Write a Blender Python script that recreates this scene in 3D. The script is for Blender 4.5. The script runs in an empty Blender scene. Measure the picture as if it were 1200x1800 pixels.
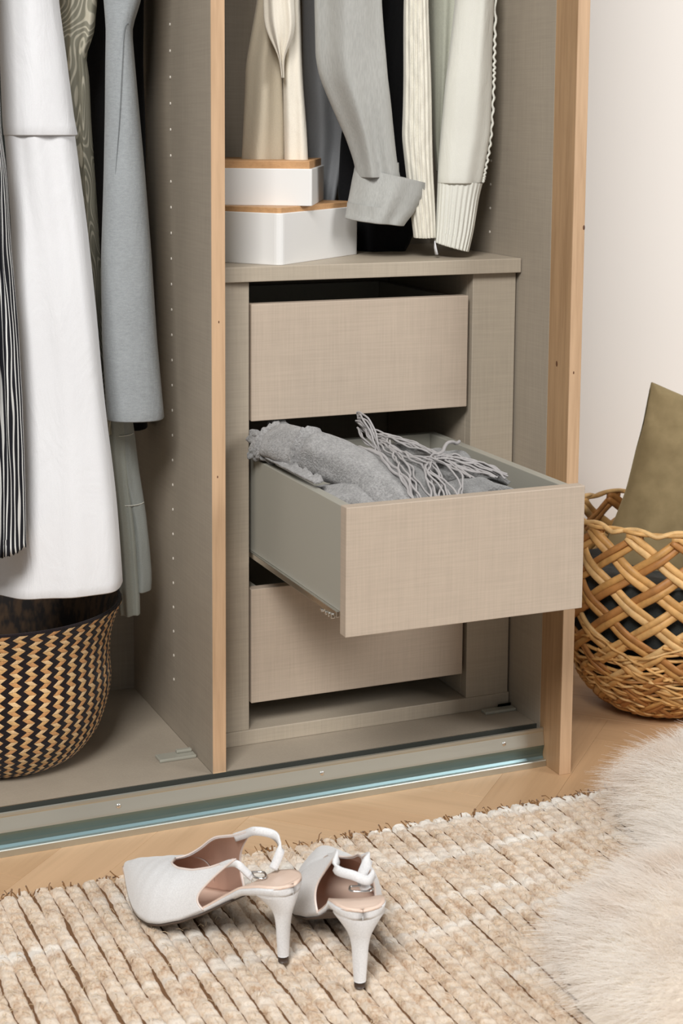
import bpy, bmesh, math, random
import numpy as np
from mathutils import Vector, Matrix, noise
random.seed(7)
rng = np.random.default_rng(11)
SC = bpy.context.scene
COL = SC.collection
sin, cos, pi = math.sin, math.cos, math.pi

# ---------------------------------------------------------------- camera
YAW, PITCH, ROLL = 0.40922, 0.12956, 0.00702
FWD = Vector((sin(YAW) * cos(PITCH), cos(YAW) * cos(PITCH), -sin(PITCH)))
RGT0 = Vector((cos(YAW), -sin(YAW), 0.0))
UP0 = RGT0.cross(FWD)
RGT = RGT0 * cos(ROLL) + UP0 * sin(ROLL)
UP = -RGT0 * sin(ROLL) + UP0 * cos(ROLL)
cam = bpy.data.cameras.new('camera')
cam.sensor_fit = 'VERTICAL'
cam.sensor_height = 36.0
cam.lens = 2953.58 / 1800 * 36.0
cam.shift_y = (584.28 - 900) / 1800
cam.clip_start = 0.05
cam.dof.use_dof = True
cam.dof.focus_distance = 2.0
cam.dof.aperture_fstop = 11.0
co = bpy.data.objects.new('camera', cam)
COL.objects.link(co)
m = Matrix((RGT, UP, -FWD)).transposed().to_4x4()
m.translation = Vector((-0.65351, -1.84973, 0.84333))
co.matrix_world = m
SC.camera = co

# ---------------------------------------------------------------- world, lights, exposure
SC.view_settings.view_transform = 'Standard'
SC.view_settings.look = 'None'
SC.view_settings.exposure = 0.07
SC.view_settings.gamma = 1.0
SC.view_settings.use_curve_mapping = False
w = bpy.data.worlds.new('room_light')
SC.world = w
w.use_nodes = True
w.node_tree.nodes['Background'].inputs[0].default_value = (0.93, 0.975, 1.0, 1)
w.node_tree.nodes['Background'].inputs[1].default_value = 0.23


def area(name, loc, target, size, power, col):
    l = bpy.data.lights.new(name, 'AREA')
    l.shape = 'RECTANGLE'
    l.size, l.size_y = size
    l.energy = power
    l.color = col
    o = bpy.data.objects.new(name, l)
    o.location = loc
    o.rotation_euler = (Vector(target) - Vector(loc)).to_track_quat('-Z', 'Y').to_euler()
    COL.objects.link(o)
    return o


area('window_daylight_left', (-1.7, -2.7, 3.1), (0.2, 0.0, 0.4), (1.3, 1.3), 158, (1.0, 0.985, 0.96))
area('fill_light_right', (2.7, -2.8, 2.2), (0.8, 0.43, 0.6), (1.2, 1.4), 70, (1.0, 0.985, 0.965))  # added fill light to brighten the right-hand wall, no window known there

# ---------------------------------------------------------------- helpers
LOC = {}


def tag(o, label=None, cat=None, group=None, kind=None):
    if label: o['label'] = label
    if cat: o['category'] = cat
    if group: o['group'] = group
    if kind: o['kind'] = kind
    return o


def thing(name, loc, label, cat, group=None):
    o = bpy.data.objects.new(name, None)
    o.empty_display_size = 0.02
    o.location = loc
    COL.objects.link(o)
    LOC[o] = Vector(loc)
    return tag(o, label, cat, group)


def link(name, me, parent=None):
    o = bpy.data.objects.new(name, me)
    COL.objects.link(o)
    if parent is not None:
        o.parent = parent
        LOC[o] = LOC[parent]
    else:
        LOC[o] = Vector((0, 0, 0))
    return o


def mesh(name, V, F, mats, parent=None, smooth=True, fm=None, uv=None):
    """world-space vertices; shifted to the origin of the thing they belong to"""
    V = np.asarray(V, dtype=float).reshape(-1, 3)
    off = LOC[parent] if parent is not None else Vector((0, 0, 0))
    V = V - np.array(off)
    me = bpy.data.meshes.new(name)
    me.from_pydata(V.tolist(), [], F if isinstance(F, list) else F.tolist())
    if not isinstance(mats, (list, tuple)): mats = [mats]
    for mt in mats: me.materials.append(mt)
    if smooth: me.polygons.foreach_set('use_smooth', [True] * len(me.polygons))
    if fm is not None: me.polygons.foreach_set('material_index', list(fm))
    if uv is not None:
        lay = me.uv_layers.new(name='UVMap')
        idx = np.empty(len(me.loops), dtype=np.int32)
        me.loops.foreach_get('vertex_index', idx)
        lay.data.foreach_set('uv', np.asarray(uv, dtype=np.float32)[idx].ravel())
    me.update()
    return link(name, me, parent)


def grid_faces(nu, nv, wrap=False, off=0):
    """rows nu (slow) by nv (fast); wrap closes the fast direction"""
    F = []
    for i in range(nu - 1):
        for j in range(nv if wrap else nv - 1):
            k = (j + 1) % nv
            F.append((off + i * nv + j, off + i * nv + k, off + (i + 1) * nv + k, off + (i + 1) * nv + j))
    return F


def bm_box(bm, x0, x1, y0, y1, z0, z1, bev=0.0, M=None):
    vs = [bm.verts.new((x, y, z)) for x in (x0, x1) for y in (y0, y1) for z in (z0, z1)]
    q = [(0, 1, 3, 2), (4, 6, 7, 5), (0, 4, 5, 1), (2, 3, 7, 6), (0, 2, 6, 4), (1, 5, 7, 3)]
    fs = [bm.faces.new([vs[i] for i in f]) for f in q]
    geom = vs
    if bev > 0:
        es = list({e for f in fs for e in f.edges})
        r = bmesh.ops.bevel(bm, geom=es, offset=bev, segments=2, affect='EDGES', profile=0.5)
        geom = list(set(r['verts']) | {v for v in vs if v.is_valid})
    if M is not None:
        bmesh.ops.transform(bm, matrix=M, verts=[v for v in geom if v.is_valid])
    return geom


def from_bm(name, bm, mat, parent=None, smooth=False):
    off = LOC[parent] if parent is not None else Vector((0, 0, 0))
    bmesh.ops.recalc_face_normals(bm, faces=bm.faces)
    bmesh.ops.translate(bm, vec=-off, verts=bm.verts)
    me = bpy.data.meshes.new(name)
    bm.to_mesh(me)
    bm.free()
    for mt in (mat if isinstance(mat, (list, tuple)) else [mat]): me.materials.append(mt)
    if smooth:
        me.polygons.foreach_set('use_smooth', [True] * len(me.polygons))
    return link(name, me, parent)


def box(name, x0, x1, y0, y1, z0, z1, mat, parent=None, bev=0.0008, M=None):
    bm = bmesh.new()
    bm_box(bm, x0, x1, y0, y1, z0, z1, bev, M)
    return from_bm(name, bm, mat, parent)


def catmull(P, n):
    P = np.asarray(P, dtype=float)
    k = len(P)
    t = np.linspace(0, k - 1, n)
    i = np.minimum(t.astype(int), k - 2)
    f = (t - i)[:, None]
    p0 = P[np.maximum(i - 1, 0)]; p1 = P[i]; p2 = P[i + 1]; p3 = P[np.minimum(i + 2, k - 1)]
    return 0.5 * (2 * p1 + (p2 - p0) * f + (2 * p0 - 5 * p1 + 4 * p2 - p3) * f ** 2 + (3 * p1 - p0 - 3 * p2 + p3) * f ** 3)


def tube_geo(P, r, ns=8, flat=1.0, cap=True):
    """tube round a polyline; r scalar or per point; flat squashes it along its local normal"""
    P = np.asarray(P, dtype=float)
    n = len(P)
    r = np.full(n, r) if np.isscalar(r) else np.asarray(r)
    T = np.gradient(P, axis=0)
    T /= np.linalg.norm(T, axis=1)[:, None] + 1e-9
    up = np.array([0, 0, 1.0]) if abs(T[0][2]) < 0.9 else np.array([1.0, 0, 0])
    V = []
    for i in range(n):
        a = np.cross(T[i], up)
        a /= np.linalg.norm(a) + 1e-9
        b = np.cross(a, T[i])
        up = b
        for j in range(ns):
            th = 2 * pi * j / ns
            V.append(P[i] + r[i] * (a * cos(th) + b * sin(th) * flat))
    F = grid_faces(n, ns, True)
    if cap:
        F.append(tuple(range(ns))[::-1])
        F.append(tuple((n - 1) * ns + j for j in range(ns)))
    return np.array(V), F


def join_geo(parts):
    V, F, o = [], [], 0
    for v, f in parts:
        V.append(np.asarray(v))
        F += [tuple(i + o for i in q) for q in f]
        o += len(v)
    return np.concatenate(V), F


# ---------------------------------------------------------------- materials
class MB:
    def __init__(s, name, rough=0.6, metal=0.0, spec=0.5, sheen=0.0):
        s.m = bpy.data.materials.new(name)
        s.m.use_nodes = True
        s.t = s.m.node_tree
        s.b = s.t.nodes['Principled BSDF']
        s.b.inputs['Roughness'].default_value = rough
        s.b.inputs['Metallic'].default_value = metal
        s.b.inputs['Specular IOR Level'].default_value = spec
        s.b.inputs['Sheen Weight'].default_value = sheen
        s.co = None

    def n(s, t, **kw):
        x = s.t.nodes.new(t)
        for k, v in kw.items(): setattr(x, k, v)
        return x

    def l(s, a, b): s.t.links.new(a, b)

    def coord(s, scale=(1, 1, 1), rot=(0, 0, 0), kind='Object'):
        tc = s.n('ShaderNodeTexCoord')
        mp = s.n('ShaderNodeMapping')
        mp.inputs['Scale'].default_value = scale
        mp.inputs['Rotation'].default_value = rot
        s.l(tc.outputs[kind], mp.inputs['Vector'])
        return mp.outputs['Vector']

    def noise(s, vec, scale, detail=3.0, rough=0.55, dist=0.0):
        x = s.n('ShaderNodeTexNoise')
        x.inputs['Scale'].default_value = scale
        x.inputs['Detail'].default_value = detail
        x.inputs['Roughness'].default_value = rough
        x.inputs['Distortion'].default_value = dist
        s.l(vec, x.inputs['Vector'])
        return x.outputs['Fac']

    def ramp(s, fac, stops, interp='LINEAR'):
        x = s.n('ShaderNodeValToRGB')
        x.color_ramp.interpolation = interp
        e = x.color_ramp.elements
        while len(e) < len(stops): e.new(0.5)
        for el, (p, c) in zip(e, stops):
            el.position = p
            el.color = (*c, 1) if len(c) == 3 else c
        s.l(fac, x.inputs['Fac'])
        return x.outputs['Color']

    def math(s, op, a, b=None, c=None):
        x = s.n('ShaderNodeMath', operation=op)
        for i, v in enumerate((a, b, c)):
            if v is None: continue
            if isinstance(v, (int, float)): x.inputs[i].default_value = v
            else: s.l(v, x.inputs[i])
        return x.outputs[0]

    def mix(s, fac, a, b, blend='MIX'):
        x = s.n('ShaderNodeMix', data_type='RGBA', blend_type=blend)
        for i, v in ((0, fac), (6, a), (7, b)):
            if isinstance(v, (int, float)): x.inputs[i].default_value = v
            elif isinstance(v, tuple): x.inputs[i].default_value = (*v, 1) if len(v) == 3 else v
            else: s.l(v, x.inputs[i])
        return x.outputs[2]

    def color(s, c):
        if isinstance(c, tuple): s.b.inputs['Base Color'].default_value = (*c, 1)
        else: s.l(c, s.b.inputs['Base Color'])
        return s

    def bump(s, h, strength=0.3, dist=0.001):
        x = s.n('ShaderNodeBump')
        x.inputs['Strength'].default_value = strength
        x.inputs['Distance'].default_value = dist
        s.l(h, x.inputs['Height'])
        s.l(x.outputs['Normal'], s.b.inputs['Normal'])
        return s


def srgb(r, g, b):
    f = lambda c: c / 12.92 if c <= 0.04045 else ((c + 0.055) / 1.055) ** 2.4
    return (f(r / 255), f(g / 255), f(b / 255))


def sc(c, k): return tuple(v * k for v in c)


def linen_board(name, base, contrast=0.085, rough=0.5):
    """melamine board with a printed linen weave: fine horizontal and vertical threads"""
    b = MB(name, rough, spec=0.35)
    h = b.noise(b.coord((14, 14, 420)), 1.0, 3)
    v = b.noise(b.coord((420, 420, 16)), 1.0, 3)
    s = b.math('ADD', h, v)
    s = b.math('MULTIPLY', s, 0.5)
    big = b.noise(b.coord((1, 1, 1)), 26, 2)
    s = b.math('ADD', b.math('MULTIPLY', s, 0.85), b.math('MULTIPLY', big, 0.15))
    b.color(b.ramp(s, [(0.34, sc(base, 1 - contrast)), (0.5, base), (0.66, sc(base, 1 + contrast))]))
    b.bump(s, 0.15, 0.0004)
    return b.m


def oak(name, base, axis='Z', contrast=0.2, rough=0.5, scale=1.0):
    b = MB(name, rough, spec=0.3)
    st = {'X': (3, 60, 60), 'Y': (60, 3, 60), 'Z': (60, 60, 3)}[axis]
    st = tuple(v * scale for v in st)
    g = b.noise(b.coord(st), 1.0, 5, 0.65, 0.4)
    f = b.noise(b.coord(tuple(v * 5 for v in st)), 1.0, 3)
    s = b.math('ADD', b.math('MULTIPLY', g, 0.7), b.math('MULTIPLY', f, 0.3))
    dk = (base[0] * (1 - contrast), base[1] * (1 - contrast * 1.15), base[2] * (1 - contrast * 1.3))
    b.color(b.ramp(s, [(0.3, dk), (0.52, base), (0.72, sc(base, 1 + contrast * 0.6))]))
    b.bump(s, 0.12, 0.0005)
    return b.m


def fabric(name, base, contrast=0.12, thread=900, rough=0.9, sheen=0.15, heather=0.0, bump=0.25, stretch=(1, 1, 1), wrinkle=0.5):
    b = MB(name, rough, spec=0.15, sheen=sheen)
    v = b.noise(b.coord(tuple(thread * q for q in stretch)), 1.0, 2)
    big = b.noise(b.coord(), 14, 3)
    if heather:
        hh = b.noise(b.coord((170, 170, 520)), 1.0, 4, 0.7)
        v2 = b.math('ADD', b.math('MULTIPLY', v, 0.35), b.math('MULTIPLY', hh, 0.65))
        k = contrast + heather
    else:
        v2, k = v, contrast
    s = b.math('ADD', b.math('MULTIPLY', v2, 0.8), b.math('MULTIPLY', big, 0.2))
    b.color(b.ramp(s, [(0.3, sc(base, 1 - k)), (0.5, base), (0.7, sc(base, 1 + k))]))
    if wrinkle:
        wr = b.noise(b.coord((26, 26, 9)), 1.0, 4, 0.6, 0.8)
        v = b.math('ADD', b.math('MULTIPLY', v, bump), b.math('MULTIPLY', wr, wrinkle * 6))
        b.bump(v, 1.0, 0.0007)
    else:
        b.bump(v, bump, 0.0006)
    return b.m


M = {}
M['board'] = linen_board('greige_linen_board', srgb(161, 150, 135))
M['stile'] = linen_board('greige_linen_insert', srgb(174, 162, 145))
M['front'] = linen_board('greige_linen_front', srgb(184, 168, 151))
M['box_side'] = MB('drawer_side_greige', 0.45, spec=0.35).color(srgb(164, 161, 150)).m
M['plinth_dark'] = MB('dark_carcass', 0.7).color(srgb(70, 66, 58)).m  # one even dark brown, used on the plinth
M['oak_edge'] = oak('oak_edge_band', srgb(197, 164, 131), 'Z', 0.22)
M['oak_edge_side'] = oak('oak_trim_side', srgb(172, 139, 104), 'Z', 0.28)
M['lid'] = oak('oak_lid', srgb(196, 152, 108), 'X', 0.22, 0.5, 1.6)
M['white_box'] = MB('white_lacquer', 0.4, spec=0.4).color(srgb(228, 227, 225)).m
M['wall'] = MB('wall_paint', 0.9, spec=0.1).color(srgb(245, 239, 233)).m
b = MB('galvanised_rail', 0.44, 1.0)
b.color(srgb(203, 205, 197))
M['rail'] = b.m
M['rail_reflection'] = MB('painted_teal_reflection', 0.42, 1.0).color(srgb(128, 152, 156)).m  # teal reflection on the track's hollow face, put into its colour
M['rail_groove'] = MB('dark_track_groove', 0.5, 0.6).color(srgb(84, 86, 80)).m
M['screw'] = MB('screw_steel', 0.25, 1.0).color(srgb(225, 225, 222)).m
M['chrome'] = MB('chrome', 0.18, 1.0).color(srgb(205, 205, 205)).m
M['peg'] = MB('hole_bush', 0.4).color(srgb(215, 208, 196)).m
b = MB('clear_plastic', 0.2)
b.color(srgb(160, 158, 146))
M['plastic'] = b.m

# baked garment outlines: left edge and right edge of each level, metres
G = {
 'white': [(-0.2303,0.0801,1.1749,-0.1836,0.0599,1.1752),(-0.237,0.0819,0.9682,-0.182,0.0581,0.9687),(-0.2378,0.0838,0.9046,-0.1742,0.0562,0.9051),(-0.237,0.0853,0.8306,-0.1664,0.0547,0.8311),(-0.2297,0.0868,0.7096,-0.1523,0.0532,0.7102),(-0.2296,0.0895,0.5763,-0.1398,0.0505,0.577),(-0.2378,0.0938,0.4405,-0.1281,0.0462,0.4414),(-0.2453,0.0966,0.3719,-0.1227,0.0434,0.3728),(-0.2574,0.1002,0.3029,-0.1182,0.0398,0.304),(-0.2616,0.1013,0.2843,-0.1173,0.0387,0.2854)],
 'flap': [(-0.2317,0.0765,1.1742,-0.1833,0.0555,1.1745),(-0.2385,0.0783,0.968,-0.1817,0.0537,0.9684),(-0.2393,0.0802,0.9045,-0.174,0.0518,0.9049),(-0.2384,0.0818,0.8306,-0.1655,0.0502,0.8312),(-0.2372,0.0822,0.817,-0.1625,0.0498,0.8176)],
 'stripe': [(-0.2937,0.0141,1.1598,-0.2658,0.0019,1.16),(-0.2829,0.0132,0.8154,-0.2588,0.0028,0.8156),(-0.2822,0.014,0.7781,-0.2546,0.002,0.7783),(-0.284,0.0153,0.6838,-0.2504,0.0007,0.6841),(-0.2851,0.017,0.6138,-0.2438,-0.001,0.6141),(-0.288,0.0179,0.5238,-0.2424,-0.0019,0.5241),(-0.2912,0.019,0.4262,-0.2405,-0.003,0.4266),(-0.2938,0.0197,0.3538,-0.2399,-0.0037,0.3542)],
 'swirl': [(-0.1516,0.162,1.1935,-0.0962,0.138,1.1939),(-0.1555,0.1597,0.9754,-0.1106,0.1403,0.9757),(-0.1536,0.1584,0.9352,-0.1149,0.1416,0.9355),(-0.1505,0.1557,0.9136,-0.1242,0.1443,0.9138),(-0.15,0.1553,0.9056,-0.1256,0.1447,0.9057),(-0.1507,0.1561,0.8914,-0.1225,0.1439,0.8916),(-0.148,0.1559,0.8406,-0.121,0.1441,0.8408),(-0.1441,0.1559,0.7723,-0.1169,0.1441,0.7726),(-0.1361,0.1552,0.7033,-0.1119,0.1448,0.7035),(-0.1267,0.154,0.6335,-0.1081,0.146,0.6336),(-0.1207,0.1536,0.5488,-0.104,0.1464,0.5489),(-0.1111,0.1535,0.4484,-0.0949,0.1465,0.4485)],
 'sleeve': [(-0.1275,0.1235,1.1893,-0.0424,0.0865,1.1899),(-0.1096,0.1136,0.9742,-0.0701,0.0964,0.9745),(-0.1079,0.1109,0.9411,-0.0808,0.0991,0.9413),(-0.1089,0.1117,0.9012,-0.0779,0.0983,0.9014),(-0.1099,0.113,0.841,-0.0732,0.097,0.8413),(-0.1116,0.1145,0.7735,-0.0679,0.0955,0.7738),(-0.115,0.1167,0.6711,-0.061,0.0933,0.6715),(-0.1152,0.118,0.5672,-0.055,0.092,0.5677),(-0.1129,0.1187,0.5041,-0.0499,0.0913,0.5045),(-0.1117,0.119,0.4737,-0.0473,0.091,0.4742)],
 'shirt': [(-0.1055,0.1655,0.5892,-0.0802,0.1545,0.5894),(-0.1035,0.1665,0.4888,-0.0735,0.1535,0.4891),(-0.098,0.1662,0.4611,-0.0693,0.1538,0.4614),(-0.0947,0.1667,0.4159,-0.0639,0.1533,0.4161),(-0.0879,0.1676,0.342,-0.053,0.1524,0.3423),(-0.086,0.1682,0.2974,-0.0483,0.1518,0.2977),(-0.082,0.1679,0.2563,-0.0455,0.1521,0.2566),(-0.0808,0.1675,0.2421,-0.0463,0.1525,0.2424)],
 'tail': [(-0.108,0.1552,0.4909,-0.084,0.1448,0.4911),(-0.1041,0.1554,0.4476,-0.0794,0.1446,0.4478),(-0.0964,0.1551,0.3601,-0.0728,0.1449,0.3603),(-0.0913,0.1551,0.2864,-0.0676,0.1449,0.2866),(-0.0887,0.1554,0.2418,-0.0636,0.1446,0.242),(-0.0869,0.1552,0.2135,-0.0631,0.1448,0.2136)],
 'black1': [(-0.113,0.2591,1.2114,-0.025,0.2209,1.2121),(-0.1025,0.256,0.9827,-0.0289,0.224,0.9832),(-0.0946,0.2546,0.7687,-0.0273,0.2254,0.7692),(-0.0865,0.253,0.5487,-0.0264,0.227,0.5491),(-0.0771,0.2509,0.4362,-0.0267,0.2291,0.4366)],
 'dark1': [(-0.275,0.111,1.1763,-0.2245,0.089,1.1767),(-0.2796,0.1106,0.9685,-0.2309,0.0894,0.9689),(-0.2824,0.1109,0.8399,-0.232,0.0891,0.8403),(-0.2851,0.1121,0.7091,-0.2294,0.0879,0.7096),(-0.2881,0.1119,0.5762,-0.2332,0.0881,0.5766)],
 'creamA': [(0.1247,0.2062,1.221,0.1531,0.1938,1.2212),(0.1175,0.2073,0.987,0.151,0.1927,0.9873),(0.1021,0.2096,0.9038,0.1464,0.1904,0.9041),(0.0993,0.2107,0.842,0.1485,0.1893,0.8424),(0.0971,0.2112,0.7813,0.1485,0.1888,0.7817)],
 'creamB': [(0.1343,0.1752,1.2169,0.1585,0.1648,1.2171),(0.1377,0.1747,0.9858,0.1596,0.1653,0.986),(0.1423,0.1742,0.9288,0.1617,0.1658,0.929),(0.1405,0.1751,0.8785,0.1639,0.1649,0.8787),(0.1427,0.1761,0.7821,0.171,0.1639,0.7823)],
 'creamC': [(0.1065,0.1581,1.2122,0.144,0.1419,1.2124),(0.1073,0.1575,0.9838,0.142,0.1425,0.9841),(0.1095,0.1573,0.9557,0.143,0.1427,0.956),(0.1137,0.1561,0.9403,0.1419,0.1439,0.9405),(0.1197,0.1537,0.9262,0.1368,0.1463,0.9263),(0.125,0.1514,0.9135,0.1315,0.1486,0.9136),(0.1278,0.1507,0.8887,0.1311,0.1493,0.8887)],
 'dgrey': [(0.2101,0.3071,1.2431,0.2661,0.2829,1.2435),(0.219,0.3061,0.996,0.2701,0.2839,0.9964),(0.222,0.3062,0.8812,0.2735,0.2838,0.8816),(0.2267,0.3067,0.8309,0.2805,0.2833,0.8313),(0.2283,0.3062,0.8037,0.28,0.2838,0.8041),(0.2293,0.3041,0.7648,0.271,0.2859,0.7651),(0.2312,0.302,0.7257,0.2636,0.288,0.7259),(0.2349,0.3005,0.6982,0.2602,0.2895,0.6984)],
 'linen': [(0.1669,0.1458,1.2148,0.2396,0.1142,1.2153),(0.1717,0.1472,0.9853,0.2509,0.1128,0.9859),(0.1733,0.1483,0.9144,0.2575,0.1117,0.915),(0.1787,0.1476,0.8894,0.2597,0.1124,0.89),(0.196,0.1452,0.8537,0.2661,0.1148,0.8542),(0.2142,0.1426,0.814,0.2726,0.1174,0.8144),(0.2259,0.1412,0.7812,0.2777,0.1188,0.7816),(0.2293,0.1414,0.7629,0.2819,0.1186,0.7633)],
 'cuff': [(0.2294,0.1491,0.7766,0.3175,0.1109,0.7545),(0.2253,0.1487,0.7568,0.3114,0.1113,0.7376),(0.2208,0.147,0.7319,0.2994,0.1129,0.7156),(0.217,0.1453,0.71,0.2874,0.1147,0.7003)],
 'black2': [(0.2854,0.2514,1.24,0.3381,0.2286,1.2404),(0.2917,0.2508,0.9952,0.3416,0.2292,0.9956),(0.2586,0.258,0.8123,0.3415,0.222,0.8129),(0.2533,0.2601,0.7352,0.3458,0.2199,0.7359),(0.2606,0.2606,0.7001,0.3555,0.2194,0.7008),(0.2695,0.2571,0.669,0.3482,0.2229,0.6696),(0.2767,0.254,0.6565,0.3412,0.226,0.657)],
 'cable': [(0.2828,0.126,1.2204,0.3104,0.114,1.2206),(0.2875,0.1262,0.9879,0.3162,0.1138,0.9881),(0.2879,0.1268,0.916,0.3195,0.1132,0.9162),(0.2873,0.1279,0.8143,0.3238,0.1121,0.8145),(0.2941,0.1271,0.7629,0.3266,0.1129,0.7632),(0.301,0.1263,0.7111,0.3303,0.1137,0.7113),(0.3052,0.1258,0.6843,0.3318,0.1142,0.6845)],
 'sage': [(0.3437,0.1904,1.2349,0.3915,0.1696,1.2353),(0.3493,0.1893,0.9935,0.3923,0.1707,0.9938),(0.3545,0.1862,0.8814,0.3831,0.1738,0.8816),(0.3595,0.1838,0.8097,0.377,0.1762,0.8098),(0.3646,0.1824,0.7679,0.3759,0.1776,0.768)],
 'pale': [(0.3627,0.1187,1.2252,0.4026,0.1013,1.2255),(0.3578,0.1199,0.9898,0.4036,0.1001,0.9901),(0.3506,0.1213,0.9171,0.4028,0.0987,0.9175),(0.3459,0.1222,0.8805,0.4022,0.0978,0.8809),(0.3414,0.1225,0.8144,0.3992,0.0975,0.8148),(0.3376,0.1218,0.7701,0.3921,0.0982,0.7706),(0.3368,0.1214,0.7554,0.3893,0.0986,0.7558)],
 'pcuff': [(0.3369,0.1217,0.7598,0.3908,0.0983,0.7543),(0.336,0.121,0.7405,0.3865,0.099,0.7365),(0.3337,0.1199,0.696,0.3796,0.1,0.6904),(0.3319,0.1191,0.6782,0.3738,0.1009,0.6658)],
}

# ================================================================ SETTING
T = 0.0167          # board thickness
W = 0.4325          # inner width of the right bay
D = 0.335           # depth of the wardrobe
ZB = 0.0481         # top of the bottom panel
HT = 1.95           # top of the wardrobe
XL = -1.0           # left end of the wardrobe
fl = box('floor', -2.6, 2.4, -3.0, 0.45, -0.03, -0.004, MB('subfloor', 0.9).color(srgb(70, 50, 32)).m, None, 0)
tag(fl, 'pale oak herringbone parquet floor', kind='structure')
wl = box('wall_back', -2.6, 2.4, 0.43, 0.50, -0.03, 2.6, M['wall'], None, 0)
tag(wl, 'plain warm white wall beside the wardrobe', kind='structure')

# herringbone planks, each one a piece of the floor
plank_mats = []
for k, (r, g, bb) in enumerate(((200, 165, 129), (196, 160, 123), (204, 170, 134), (192, 156, 119))):
    plank_mats.append(oak('oak_plank_%d' % k, srgb(r, g, bb), 'X', 0.13, 0.42, 0.55))
PW, PK = 0.082, 5
PL = PW * PK
seen = {}
for i in range(-30, 31):
    for j in range(-30, 31):
        t = (i - j) % (2 * PK)
        if t < PK: seen[('h', i - t, j)] = 1
        else: seen[('v', i, j - (2 * PK - 1 - t))] = 1
A45 = math.radians(45)
pm = {}
for (o, i, j) in seen:
    u, v = (i * PW + PL / 2, j * PW + PW / 2) if o == 'h' else (i * PW + PW / 2, j * PW + PL / 2)
    x, y = u * cos(A45) - v * sin(A45), u * sin(A45) + v * cos(A45)
    x += 0.31; y += 0.03
    if not (-0.75 < x < 1.35 and -0.42 < y < 0.40): continue
    mi = random.randrange(4)
    if mi not in pm:
        bm = bmesh.new()
        bm_box(bm, -PL / 2 + .0001, PL / 2 - .0001, -PW / 2 + .0001, PW / 2 - .0001, -0.004, 0.0, 0.0004)
        bmesh.ops.recalc_face_normals(bm, faces=bm.faces)
        me = bpy.data.meshes.new('plank')
        bm.to_mesh(me); bm.free()
        me.materials.append(plank_mats[mi])
        pm[mi] = me
    p = link('plank', pm[mi], fl)
    p.location = (x, y, random.uniform(-.0002, 0))
    p.rotation_euler = (0, 0, A45 + (0 if o == 'h' else pi / 2) + random.choice((0, pi)))

# ================================================================ WARDROBE
wd = thing('wardrobe', (0, 0, 0), 'large open greige linen-finish wardrobe with oak-edged panels and steel sliding track', 'wardrobe')
box('divider_panel', -T, -0.0004 + 0.0004, 0.0016, D, ZB - 0.001, HT, M['board'], wd)
o = box('divider_edge_band', -T, 0, 0, 0.0016, ZB - 0.001, HT, M['oak_edge'], wd, 0.0003)
o['label'] = 'pale oak edge band'
box('bottom_panel', XL, -T, 0.001, D, ZB - T, ZB, M['board'], wd)
box('bottom_panel', 0, W, 0.001, D, ZB - T, ZB, M['board'], wd)
box('plinth', XL, W, 0.02, 0.035, 0, ZB - T, M['plinth_dark'], wd)
box('back_panel', XL, W + T, D, D + 0.006, 0, HT, M['board'], wd, 0)
box('top_panel', XL, W + T, 0, D, HT, HT + T, M['board'], wd)
box('left_side_panel', XL - T, XL, 0, D, 0, HT, M['board'], wd)
box('right_side_panel', W, W + T, -0.0088, D, 0, HT, M['board'], wd)
o = box('oak_front_post', W, W + T, -0.0595, -0.0088, 0, HT, M['oak_edge_side'], wd, 0.0005)
o['label'] = 'oak trim strip along the right side panel'
o = box('post_edge_band', W, W + T, -0.0612, -0.0595, 0, HT, M['oak_edge'], wd, 0.0003)
o['label'] = 'pale oak edge band'
# knots in the oak
knot = MB('oak_knot', 0.6).color(srgb(92, 58, 34)).m
for (x, y, z, ax, r) in ((W + .0155, -.0613, .7054, 1, .0016), (W + .006, -.0613, .5242, 1, .001), (W - .0001, -.030, .5315, 0, .0022), (W - .0001, -.018, .30, 0, .0016), (-.008, -.0001, .60, 1, .0008), (-.010, -.0001, .415, 1, .0008)):
    bm = bmesh.new()
    bmesh.ops.create_uvsphere(bm, u_segments=10, v_segments=6, radius=r)
    S = Matrix.Diagonal((1, .12, 1.9, 1)) if ax else Matrix.Diagonal((.12, 1, 1.7, 1))
    bmesh.ops.transform(bm, matrix=Matrix.Translation((x, y, z)) @ S, verts=bm.verts)
    from_bm('knot', bm, knot, wd, True)
# shelf peg holes: one column on each visible side panel, 32 mm apart
bm = bmesh.new()
bmesh.ops.create_cone(bm, cap_ends=True, segments=10, radius1=.0023, radius2=.0016, depth=.0012)
bmesh.ops.rotate(bm, matrix=Matrix.Rotation(pi / 2, 3, 'Y'), verts=bm.verts)
peg = bpy.data.meshes.new('shelf_hole')
bm.to_mesh(peg); bm.free()
peg.materials.append(M['peg'])
for k in range(38):
    p = link('shelf_hole', peg, wd)
    p.location = (-T - .0002, .1535, .118 + .032 * k)
    p.rotation_euler = (0, 0, pi)
for k in range(18):
    p = link('shelf_hole', peg, wd)
    p.location = (W - .0002, .1535, .686 + .032 * k)
    p.rotation_euler = (0, 0, pi)
# clothes rail above the picture, where the garments hang
for (x0, x1) in ((XL, -T), (0, W)):
    V, F = tube_geo([(x0, .17, 1.52), ((x0 + x1) / 2, .17, 1.52), (x1, .17, 1.52)], .012, 16)
    mesh('clothes_rail', V, F, M['chrome'], wd)

# two clear plastic connector plates on the bottom panel
def bracket(x0, x1, y0, y1):
    box('connector_plate', x0, x1, y0, y1, ZB, ZB + .004, M['plastic'], wd, .0012)
    o = box('connector_plate', x1 - .022, x1 - .002, y0 + .012, y1 - .002, ZB + .004, ZB + .008, M['plastic'], wd, .0012)
bracket(-.066, -.0185, .057, .078)
bracket(.385, .4315, .052, .066)

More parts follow.
